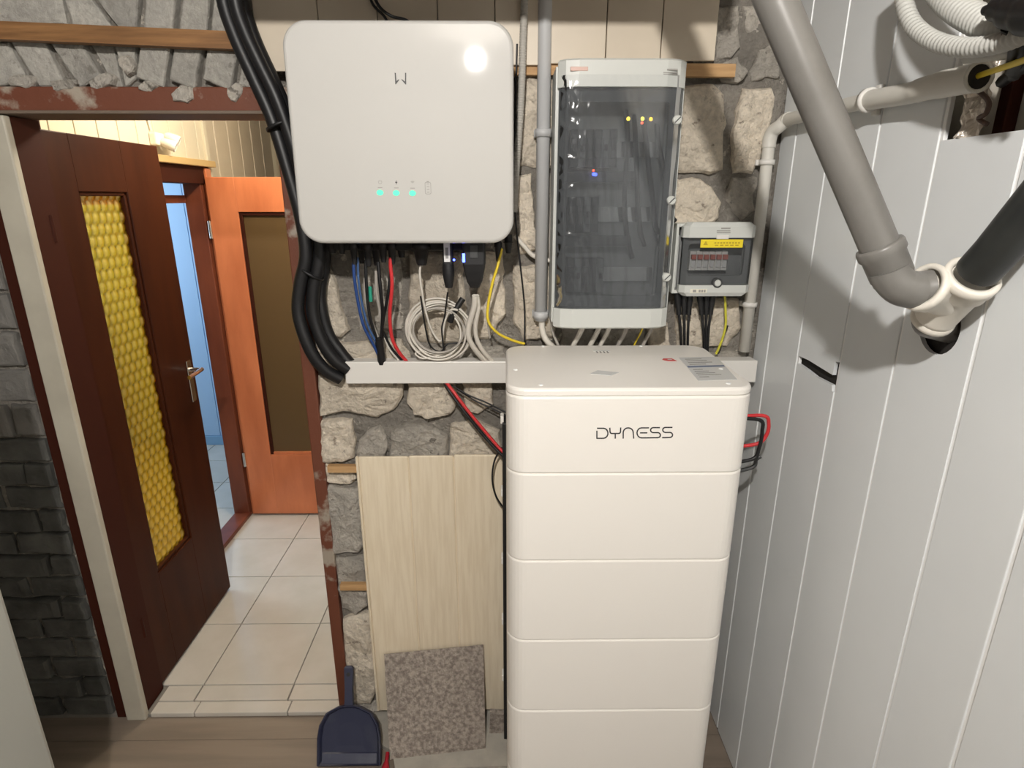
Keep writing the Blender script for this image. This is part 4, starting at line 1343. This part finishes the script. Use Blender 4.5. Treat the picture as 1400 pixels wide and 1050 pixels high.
# inside: plate, three device rows, loops of cable
MB().box(cx0 + .02, cx1 - .02, 1.545, 1.55, cz[1] - .01, cz[2] + .01).build('mounting_plate', M_PLATE, cab)
for zz, n0, n1 in ((1.775, 0, 6), (1.625, 0, 4), (1.478, 0, 5)):
    MB().box(cx0 + .024, cx1 - .03, 1.53, 1.545, zz - .018, zz + .018).build('rail', M_CHROME, cab)
    for k in range(n0, n1):
        x_ = cx0 + .034 + k * .0185
        br_ = MB().box(x_, x_ + .0178, 1.495, 1.54, zz - .042, zz + .042, .0015)
        br_.box(x_ + .002, x_ + .0158, 1.485, 1.495, zz - .022, zz + .022, .0015)
        d2 = br_.build('breaker', M_DARKG if (k + int(zz * 10)) % 3 else M_MIDG, cab)
        MB().box(x_ + .005, x_ + .0128, 1.480, 1.485, zz - .006, zz + .008, .001).build('toggle', M_BLACK, d2)
    MB().box(cx0 + .024, cx0 + .19, 1.498, 1.505, zz - .075, zz - .05, .001).build('cover_strip', M_DARKG, cab)
for k, dx in enumerate((0, .02, .045, .075)):
    x_ = cx0 + .165 + dx
    MB().tube([(x_, 1.52, 1.86 - k * .01), (x_ + .006, 1.505, 1.78), (x_ + .004 + .012 * k, 1.50, 1.66), (x_ + .02 + .010 * k, 1.505, 1.56 + .02 * k), (x_ + .035 + .008 * k, 1.51, 1.52 + .03 * k)], .0062, 8).build('internal_cable', M_BLACK, cab)
for (lx, ly, m_) in ((859.5, 162, M_LEDY), (879, 162, M_LEDY), (890.5, 162.5, M_LEDO), (878, 168, M_LEDR), (812, 238, M_LEDB), (814.5, 238.5, M_LEDB), (811.5, 233, M_LEDR)):
    c_ = onY(lx, ly, 1.482)
    MB().lathe((c_.x, 1.486, c_.z), (0, -1, 0), [(0, .0042 if m_ is not M_LEDR else .0028), (.003, .003), (.004, .0015)], 10).build('indicator', m_, cab)
for (kx, ky) in ((926, 164), (918, 274), (911.5, 379)):
    c_ = onY(kx, ky, CY + .003)
    kn = MB().lathe((c_.x, CY + .010, c_.z), (0, -1, 0), [(0, .0105), (.010, .0105), (.013, .0085)], 18).build('lock_knob', M_ABS, cab)
    m_ = MB()
    d_5 = Vector((.7, 0, .7))
    n_5 = Vector((-.7, 0, .7)) * .0012
    q5 = Vector((c_.x, CY - .0034, c_.z))
    m_.rings([[q5 - d_5 * .0085 + n_5, q5 - d_5 * .0085 - n_5, q5 + d_5 * .0085 - n_5, q5 + d_5 * .0085 + n_5], [v_ + Vector((0, .002, 0)) for v_ in (q5 - d_5 * .0085 + n_5, q5 - d_5 * .0085 - n_5, q5 + d_5 * .0085 - n_5, q5 + d_5 * .0085 + n_5)]], smooth=False)
    m_.build('knob_slot', M_DARKG, kn)
# brand print on the top band (too small to read)
for (x0_, x1_, y0_, y1_) in ((912, 926.5, 94, 96.5), (907, 926.5, 98.5, 99.8), (907, 926.5, 100.8, 102)):
    a, b = onY(x0_, y0_, CY), onY(x1_, y1_, CY)
    MB().box(a.x, b.x, CY - .0006, CY + .004, b.z, a.z).build('print', M_PRINT, tb)
a, b = onY(780, 91, CY), onY(804, 97, CY)
MB().box(a.x, b.x, CY - .0008, CY + .005, b.z, a.z, .001).build('badge', mat('pink badge', (.62, .42, .36), .3), tb)
# loose wrinkled protective film
nx_, nz_ = 100, 170
vs = []
for j in range(nz_ + 1):
    for i in range(nx_ + 1):
        u, v = i / nx_, j / nz_
        x_ = cx0 + .006 + (cx1 - cx0 - .013) * u
        z_ = cz[1] + .002 + (cz[2] - cz[1] + .022) * v
        e_ = min(u, 1 - u) * (cx1 - cx0)
        curve = .007 * max(0, 1 - e_ / .045) ** 1.3 + (.013 * max(0, 1 - e_ / .016))
        wr = max(0, (.35 - u) * 2.2) + max(0, (.16 - v) * 3)
        d_ = -.0022 - .0012 * abs(noise.noise(Vector((u * 5, v * 3.5, 1)))) - wr * .0042 * (1 - abs(noise.noise(Vector((u * 13 + v * 4, v * 15, 4))))) ** 3 - .0005 * noise.noise(Vector((u * 26 + v * 7, v * 5, 7))) - wr * .0008 * noise.noise(Vector((u * 40, v * 60, 2)))
        vs.append((x_, CY + curve + d_, z_))
fs = [(j * (nx_ + 1) + i, j * (nx_ + 1) + i + 1, (j + 1) * (nx_ + 1) + i + 1, (j + 1) * (nx_ + 1) + i) for j in range(nz_) for i in range(nx_)]
m_ = MB()
m_.add(vs, fs, True)
m_.build('protective_film', M_FILM, cab, label='clear wrinkled protective film')
# cables leaving below
for k, (x_, m2, r_) in enumerate(((785, M_WCAB, .007), (808, M_WCAB, .007), (822, M_WCAB, .006), (846, M_GCAB, .006), (868, M_YEL, .0025), (880, M_GCAB, .005))):
    lab = ['white cable under the tall box, first from the conduit', 'white cable under the tall box, second from the conduit', 'white cable under the tall box, third from the conduit', 'grey cable under the middle of the tall box', 'yellow wire under the tall box', 'grey cable under the tall box beside the yellow wire'][k]
    cable('outlet_cable', [(x_ + 14, 440, 1.54), (x_ + 8, 455, 1.545), (x_, 470, 1.555), (x_ - 8, 490, 1.565)], r_, m2, lab)

# ================================================================== SMALL BREAKER BOX
SY = 1.495
sx0, sx1, sz0, sz1 = .443, .622, 1.425, 1.607
sb = thing('breaker_box', ((sx0 + sx1) / 2, 1.54, sz0), label='small white breaker box with yellow sticker and six breakers', cat='electrical box')
m_ = MB()
for bx in ((sx0 - .012, sx1 - .004, 1.580, 1.594, sz0 + .004, sz1 - .004), (sx0 - .012, sx0 - .006, SY + .03, 1.58, sz0 + .004, sz1 - .004), (sx1 - .010, sx1 - .004, SY + .03, 1.58, sz0 + .004, sz1 - .004), (sx0 - .006, sx1 - .010, SY + .03, 1.58, sz0 + .004, sz0 + .012), (sx0 - .006, sx1 - .010, SY + .03, 1.58, sz1 - .012, sz1 - .004)):
    m_.box(*bx)
m_.build('body', M_ABS, sb)
wz0, wz1 = onY(980, 390, SY).z, onY(980, 325, SY).z
def sfront(z0_, z1_, rb):
    m2 = MB()
    pr = [(sx0, SY + .03), (sx1, SY + .03), (sx1, SY + .012), (sx1 - .012, SY), (sx0 + .012, SY), (sx0, SY + .012)]
    pi_ = [(sx0 + .012, SY + .03), (sx1 - .012, SY + .03), (sx1 - .012, SY + .018), (sx1 - .02, SY + .006), (sx0 + .02, SY + .006), (sx0 + .012, SY + .018)]
    A_, B_ = (z0_, z1_) if rb else (z1_, z0_)
    s_ = .010 if rb else -.010
    m2.rings([[(x_, y_, A_) for x_, y_ in pr], [(x_, y_, B_ - s_) for x_, y_ in pr], [(x_, y_, B_) for x_, y_ in pi_]], smooth=False)
    return m2
stb = sfront(wz1, sz1, True).build('top_band', M_ABS, sb)
sbb = sfront(sz0, wz0, False).build('bottom_band', M_ABS, sb)
m_ = MB()
pr = [(sx1 - .002, SY + .026), (sx1 - .002, SY + .013), (sx1 - .013, SY + .001), (sx0 + .013, SY + .001), (sx0 + .002, SY + .013), (sx0 + .002, SY + .026)]
m_.rings([[(x_, y_, z_) for x_, y_ in pr] for z_ in (wz0, wz1)], cap0=False, cap1=False, smooth=False, closed=False)
m_.build('window', M_SMOKE2, sb, label='smoked see-through window flap')
m_ = MB()
vx0, vx1, vz0, vz1 = sx0 + .018, sx1 - .018, wz0 + .022, wz1 - .016
ro, ri = rrect(sx0 + .003, sx1 - .003, wz0 + .001, wz1 - .001, .003, 3), rrect(vx0, vx1, vz0, vz1, .008, 3)
m_.rings([[(x_, SY + .028, z_) for x_, z_ in ro], [(x_, SY + .018, z_) for x_, z_ in ro], [(x_, SY + .018, z_) for x_, z_ in ri], [(x_, SY + .028, z_) for x_, z_ in ri]], cap0=False, cap1=False, smooth=False)
m_.build('window_frame', M_MIDG, sb)
MB().box(sx0 + .004, sx1 - .012, 1.545, 1.55, wz0 - .02, wz1 + .02).build('mounting_plate', M_MIDG, sb)
zm = onY(970, 356, 1.53).z
for k in range(6):
    x_ = onY(943 + k * 8.6, 357, 1.52).x
    d2 = MB().box(x_, x_ + .0150, 1.52, 1.545, zm - .024, zm + .024, .0012).build('breaker', mat('white breaker', (.68, .67, .64), .4), sb)
    MB().box(x_ + .0015, x_ + .0135, 1.510, 1.520, zm + .004, zm + .016, .001).build('toggle', mat('red toggle', (.45, .12, .09), .4), d2)
    MB().box(x_ + .0025, x_ + .0125, 1.516, 1.520, zm - .016, zm + .002, .001).build('front', M_STICK, d2)
# sticker
a, b = onY(958.5, 327.5, SY), onY(1015, 338.5, SY)
yk = MB().box(a.x, b.x, SY - .0006, SY + .0012, b.z, a.z).build('warning_sticker', M_YSTK, sb, label='yellow warning sticker with tiny print')
def sk(u0, u1, v0, v1):
    return MB().box(a.x + (b.x - a.x) * u0, a.x + (b.x - a.x) * u1, SY - .0010, SY - .0006, b.z + (a.z - b.z) * v0, b.z + (a.z - b.z) * v1)
for k in range(9):
    u = .32 + k * .07
    sk(u, u + .045, .50, .68).build('print', M_YPRT, yk)
for k in range(5):
    sk(.34 + k * .12, .42 + k * .12, .22, .36).build('print', M_YPRT, yk)
MB().prism([(a.x + .006, b.z + .006), (a.x + .018, b.z + .006), (a.x + .012, b.z + .016)], 'y', SY - .0006, SY - .0010).build('print', M_YPRT, yk)
c_ = onY(981, 387, SY)
MB().lathe((c_.x, SY + .012, c_.z), (0, -1, 0), [(0, .0125), (.0125, .0125), (.0135, .0110)], 20).build('lock_ring', M_DARKG, sb)
MB().lathe((c_.x, SY + .003, c_.z), (0, -1, 0), [(0, .0085), (.005, .0085), (.007, .007)], 18).build('lock_knob', M_ABS, sb)
a, b = onY(980, 321, SY), onY(996, 327, SY)
MB().box(a.x, b.x, SY - .0015, SY + .004, b.z, a.z, .001).build('window_catch', M_TRUNK, sb)
for (x0_, x1_, y0_, y1_) in ((986, 998.5, 311.3, 313), (980, 998.5, 315, 316.2), (980, 998.5, 317.2, 318.4)):
    a, b = onY(x0_, y0_, SY), onY(x1_, y1_, SY)
    MB().box(a.x, b.x, SY - .0006, SY + .003, b.z, a.z).build('print', M_PRINT, stb)
a, b = onY(944, 395, SY), onY(966, 400.5, SY)
lb = MB().box(a.x, b.x, SY - .0006, SY + .003, b.z, a.z).build('small_label', mat('cream label', (.74, .71, .60), .4), sbb)
for (u0, u1) in ((.15, .35), (.5, .62), (.66, .78), (.82, .92)):
    MB().box(a.x + (b.x - a.x) * u0, a.x + (b.x - a.x) * u1, SY - .0010, SY - .0006, b.z + .002, a.z - .002).build('print', M_PRINT, lb)
# black plugs and leads below it
for k, (x_, xb, nm) in enumerate(((926, 932, 'first'), (935, 936, 'second'), (943, 940, 'third'), (957, 963, 'fourth'), (966, 965, 'fifth'), (974, 967, 'sixth'))):
    t0, t1, t2 = onY(x_, 404, 1.545), onY(x_ + (xb - x_) * .4, 430, 1.55), onY(xb, 490, 1.57)
    ld = thing('solar_lead', t2, label='black plug lead under the breaker box, %s from the tall box' % nm, cat='cable')
    MB().tube([t0 + Vector((0, 0, .006)), t0, t1], [.0085, .0085, .0065], 10, 3).build('plug', M_BLACK, ld)
    MB().tube([t1 + Vector((0, 0, .004)), t1, onY(x_ + (xb - x_) * .8, 455, 1.555), t2], .0036, 8, 4).build('lead', M_RUB, ld)
cable('earth_cable', [(991, 402, 1.55), (992, 425, 1.55), (992, 445, 1.555), (987, 465, 1.56), (979, 484, 1.565)], .0033, mat('yellow green', (.62, .58, .06), .4), 'yellow-green earth wire under the breaker box')
cable('black_cable', [(995, 445, 1.575), (988, 462, 1.575), (982, 478, 1.575)], .0026, M_RUB, 'thin black wire behind the yellow-green earth wire')

# ================================================================== CREAM CONDUIT IN THE CORNER AND ALONG THE RIGHT WALL
xv = (onY(1044, 230, 1.572).x + onY(1021, 475, 1.572).x) / 2
zlow, zhi = onY(1018, 480, 1.572).z, onY(1047, 195, 1.572).z
XW = XR - .022
cv = thing('cream_conduit', (xv, 1.572, zlow), label='cream conduit rising in the corner beside the breaker box', cat='conduit')
MB().lathe((xv, 1.572, zlow), (0, 0, 1), [(0, .0115), (0, .0145), (zhi - zlow, .0145)], 18).build('tube', M_CONDW, cv)
e1 = onX(1078, 163, XW)
e0 = onX(1190, 138, XW)
dirw = (e0 - e1).normalized()
MB().tube([(xv, 1.572, zhi - .012), (xv, 1.572, zhi + .008), (xv + .004, 1.566, zhi + .026), (xv + .012, 1.55, zhi + .036), e1 - dirw * .012, e1], [.0165, .0165, .0160, .0160, .016, .0165], 16, 6).build('elbow', M_CONDW, cv)
ch = thing('wall_conduit', e0, label='horizontal cream conduit along the grey panels under the coiled hoses', cat='conduit')
e2 = onX(1188, 137, XW)
MB().tube([e1 - dirw * .006, e2 + dirw * .01], .0145, 16, 1).build('tube', M_CONDW, ch)
e3 = onX(1240, 128, XW)
e4 = onX(1338, 105, XW - .004)
MB().tube([e2, e3, onX(1265, 121, XW - .002), onX(1300, 113, XW - .004), e4], [.0172, .0172, .0185, .020, .0205], 18, 5).build('sleeve', M_CONDW, ch)
d4 = (e4 - e3).normalized()
MB().lathe(e4 - d4 * .004, d4, [(0, .0205), (.003, .0215), (.006, .0215), (.006, .0165), (-.02, .0165)], 18).build('rim', M_CONDW, ch)
MB().lathe(e4 - d4 * .001, d4, [(0, .0165), (.0015, .0164)], 16).build('bore_shade', M_SLOT, ch)  # near-black disc painted as the shade inside the tube
for c0, ax, lab, ft in ((Vector((xv, 1.572, onY(1043, 222, 1.572).z)), Vector((0, 0, 1)), 'white clip on the upper cream conduit in the corner', 'y'), (Vector((xv, 1.572, onY(1030, 416, 1.572).z)), Vector((0, 0, 1)), 'white clip on the cream conduit beside the breaker box', 'y'), (e2, dirw, 'white clip holding the horizontal conduit on the grey panels', 'x')):
    cl = thing('conduit_clip', c0, label=lab, cat='clip')
    rr = .0145 if ft == 'y' else .017
    MB().lathe(c0 - ax * .006, ax, [(0, rr), (0, rr + .0045), (.012, rr + .0045), (.012, rr)], 18).build('collar', M_TRUNK, cl)
    if ft == 'y':
        MB().box(c0.x - .022, c0.x + .022, c0.y + .012, 1.596, c0.z - .007, c0.z + .007, .002).build('foot', M_TRUNK, cl)
    else:
        MB().box(XW + .012, XR, c0.y - .008, c0.y + .008, c0.z - .026, c0.z + .026, .002).build('foot', M_TRUNK, cl)
# yellow wire out of the sleeve
MB().tube([e4 - d4 * .01, onX(1345, 101, XW - .008), onX(1372, 92, XW - .03), onX(1430, 72, XW - .07)], .0042, 8).build('yellow_cable', M_YEL, label='yellow wire leaving the horizontal conduit end', cat='cable')

# ================================================================== DRAIN PIPES
Z0 = .857
dp = thing('drain_pipe', pz(1207, 350, Z0), label='slanting grey drain pipe with elbow in front of the grey panels', cat='pipe')
B_ = pz(1206, 345, .857)
A_ = B_ + (pz(1060, 0, .80) - B_) * 2.75
MB().tube([A_, B_], .0262, 24, 1).build('tube', M_GREYP, dp)
dd = (B_ - A_).normalized()
MB().lathe(B_ - dd * .012, dd, [(0, .0262), (0, .031), (.004, .0325), (.014, .0325), (.018, .0295), (.05, .0290), (.052, .0275), (.058, .0275)], 28).build('socket', M_GREYP, dp)
E1 = pz(1219, 378, Z0)
E2 = pz(1260, 396, Z0 - .003)
MB().tube([E1 - dd * .012, E1, pz(1231, 391, Z0), pz(1246, 396, Z0 - .002), E2, pz(1276, 394, Z0 - .008)], .0268, 24, 8).build('elbow', M_GREYP, dp)
# white tee
hole = onX(1284, 447, XR)
TC = pz(1300, 410, .865)
run = (hole + Vector((.03, 0, 0)) - TC).normalized()
J = pz(1334, 374, .815)
te = thing('pipe_tee', TC, label='white plastic tee joining grey and black drain pipes', cat='pipe fitting')
run_up = (J - TC).normalized()
L_ = (J - TC).length
MB().lathe(TC - run_up * .045, run_up, [(0, .0262), (0, .029), (.012, .029), (L_ + .005, .029), (L_ + .012, .0335), (L_ + .026, .0335), (L_ + .028, .036), (L_ + .040, .036), (L_ + .042, .033), (L_ + .042, .0275), (L_ + .03, .0275)], 28).build('run', M_WHITEP, te)
br0 = pz(1266, 394, Z0 - .006)
bd_ = (br0 - TC).normalized()
Lb = (br0 - TC).length
MB().lathe(TC, bd_, [(0, .0280), (Lb - .014, .0290), (Lb - .012, .033), (Lb - .004, .033), (Lb - .002, .0355), (Lb + .006, .0355), (Lb + .008, .033), (Lb + .008, .027), (Lb, .027)], 28).build('branch', M_WHITEP, te)
MB().lathe(TC - run_up * .040, -run_up, [(0, .0290), (.004, .031), (.010, .031), (.012, .029)], 24).build('lower_rim', M_WHITEP, te)
lo = TC - run_up * .03
sbp = thing('wall_stub_pipe', hole, label='short grey stub pipe entering the hole in the grey panel', cat='pipe')
MB().tube([lo, lo - run_up * .02, hole * .55 + (lo - run_up * .02) * .45 + Vector((0, 0, .002)), hole + Vector((.035, .004, -.004))], .0262, 22, 6).build('tube', M_GREYP, sbp)
bp = thing('black_drain_pipe', J, label='thick black drain pipe plugged into the white tee', cat='pipe')
far = J + run_up * .02 + (pz(1450, 236, .70) - J)
MB().tube([J + run_up * .005, J + run_up * .046, far, far + Vector((.006, -.03, .05)), far + Vector((.008, -.04, .12)), Vector((far.x + .008, far.y - .04, ZC - .01))], .0272, 26, 1).build('tube', M_BLACKR, bp)

# ================================================================== HOSES, FOIL, BLACK BRACKET AT THE TOP OF THE RIGHT WALL
XH = .615
def hose(pts, r, label, x_=XH, rib=.09):
    MB().tube([onX(px_, py_, x_ + (ex[0] if ex else 0)) for px_, py_, *ex in pts], r, 14, 6, rib=rib, ribpitch=.0085).build('ribbed_hose', M_HOSE, label=label, cat='hose')
hose([(1238, -80), (1234, -30), (1238, 10), (1252, 38), (1282, 58), (1322, 65), (1362, 60), (1400, 46), (1440, 25), (1478, -30), (1480, -110), (1440, -190), (1370, -220)], .0118, 'ribbed white hose, outer loop hanging on the grey panels')
hose([(1262, -70), (1278, -25), (1300, 4), (1330, 24), (1360, 36), (1392, 38), (1440, 30), (1490, 0), (1515, -70), (1500, -150), (1420, -200)], .0182, 'thick ribbed white hose inside the outer hose loop', .64)
hose([(1322, 78, .03), (1352, 75, .03), (1384, 70, .03), (1440, 58, .03), (1500, 20, .03), (1530, -60, .03)], .0085, 'thin ribbed hose under the outer hose loop', .62, .03)
# black bracket shell
c0 = onX(1402, 22, .655)
bk = thing('hose_bracket', c0, label='black plastic hanger holding the coiled hoses', cat='hanger')
MB().tube([onX(1342, 17, .606), onX(1352, 13, .606), onX(1370, 12, .606), onX(1392, 16, .604), onX(1420, 18, .602), onX(1450, 18, .60)], [.001, .006, .014, .020, .024, .024], 16, 5).build('shell', M_RUB, bk)
MB().tube([onX(1390, 30, .612), onX(1394, 64, .640), onX(1390, 90, .668), onX(1386, 104, .68)], [.016, .012, .012, .008], 10, 4).build('arm', M_RUB, bk)
MB().tube([onX(1440, 60, .65), onX(1410, 84, .665), onX(1385, 100, .68), onX(1370, 112, XR - .004)], .008, 8).build('strap', M_RUB, bk)
# crumpled foil lining in the opening
p0, p1 = onX(1318, 190, XR + .02), onX(1372, 108, XR + .02)
n_ = 26
vs = []
for j in range(n_ + 1):
    for i in range(n_ + 1):
        yy_ = p0.y + (p1.y - p0.y) * i / n_
        zz_ = 1.73 + .16 * j / n_
        e_ = noise.noise(Vector((yy_ * 60, zz_ * 55, 3))) * .011 + abs(noise.noise(Vector((yy_ * 110, zz_ * 100, 8)))) * .012
        vs.append((XR + .010 - e_, yy_, zz_))
m_ = MB()
m_.add(vs, [(j * (n_ + 1) + i, j * (n_ + 1) + i + 1, (j + 1) * (n_ + 1) + i + 1, (j + 1) * (n_ + 1) + i) for j in range(n_) for i in range(n_)], False)
m_.build('foil_insulation', M_FOIL, wall_right)
MB().tube([onX(1330, 120, XR - .004), onX(1342, 128, XR), onX(1352, 140, XR), onX(1348, 155, XR), onX(1338, 162, XR + .002), onX(1350, 170, XR + .006)], .0035, 8).build('tangled_wire', mat('brown wire', (.10, .06, .045), .5), label='brown wire tangle in the foil-lined opening', cat='wire')

# ================================================================== WHITE CABINET AT THE LEFT
lx, ly = -.985, .66
wc = thing('white_cabinet', (lx - .25, ly + .2, FZ), label='white painted cabinet standing in the dark left of the doorway', cat='cabinet')
MB().box(lx - .46, lx, ly, ly + .34, FZ, 1.50, .012).build('body', M_WHITE, wc)  # only a white edge shows; unseen height set to shade the left bricks
MB().box(lx - .42, lx - .05, ly - .012, ly + .001, FZ + .06, 1.44, .006).build('door', M_WHITE, wc)
MB().lathe((lx - .40, ly - .010, .8), (0, -1, 0), [(0, .007), (.012, .006), (.018, .012), (.026, .010)], 14).build('knob', M_CHROME, wc)

# ------------------------------------------------------------------ groups of look-alikes
GR = {'black_conduit': 'black conduits beside the inverter', 'solar_lead': 'black plug leads under the breaker box', 'ribbed_hose': 'coiled hoses on the right wall', 'batten': 'wooden battens on the stone wall', 'conduit_clip': 'conduit clips', 'outlet_cable': 'cables under the tall box', 'cable_tie': 'ties on the conduit bundle', 'coiled_cable': 'cable coil above the trunking', 'thick_white_cable': 'thick white cables under the plug', 'blue_cable': 'blue cables under the inverter', 'black_cable': 'black cables around the inverter and tower', 'grey_cable': 'grey cables around the inverter and box', 'white_cable': 'white cables above the trunking', 'red_cable': 'red cables'}
for o in list(bpy.data.objects):
    if o.parent is None and 'category' in o:
        g = GR.get(o.name.split('.')[0])
        if g:
            o['group'] = g
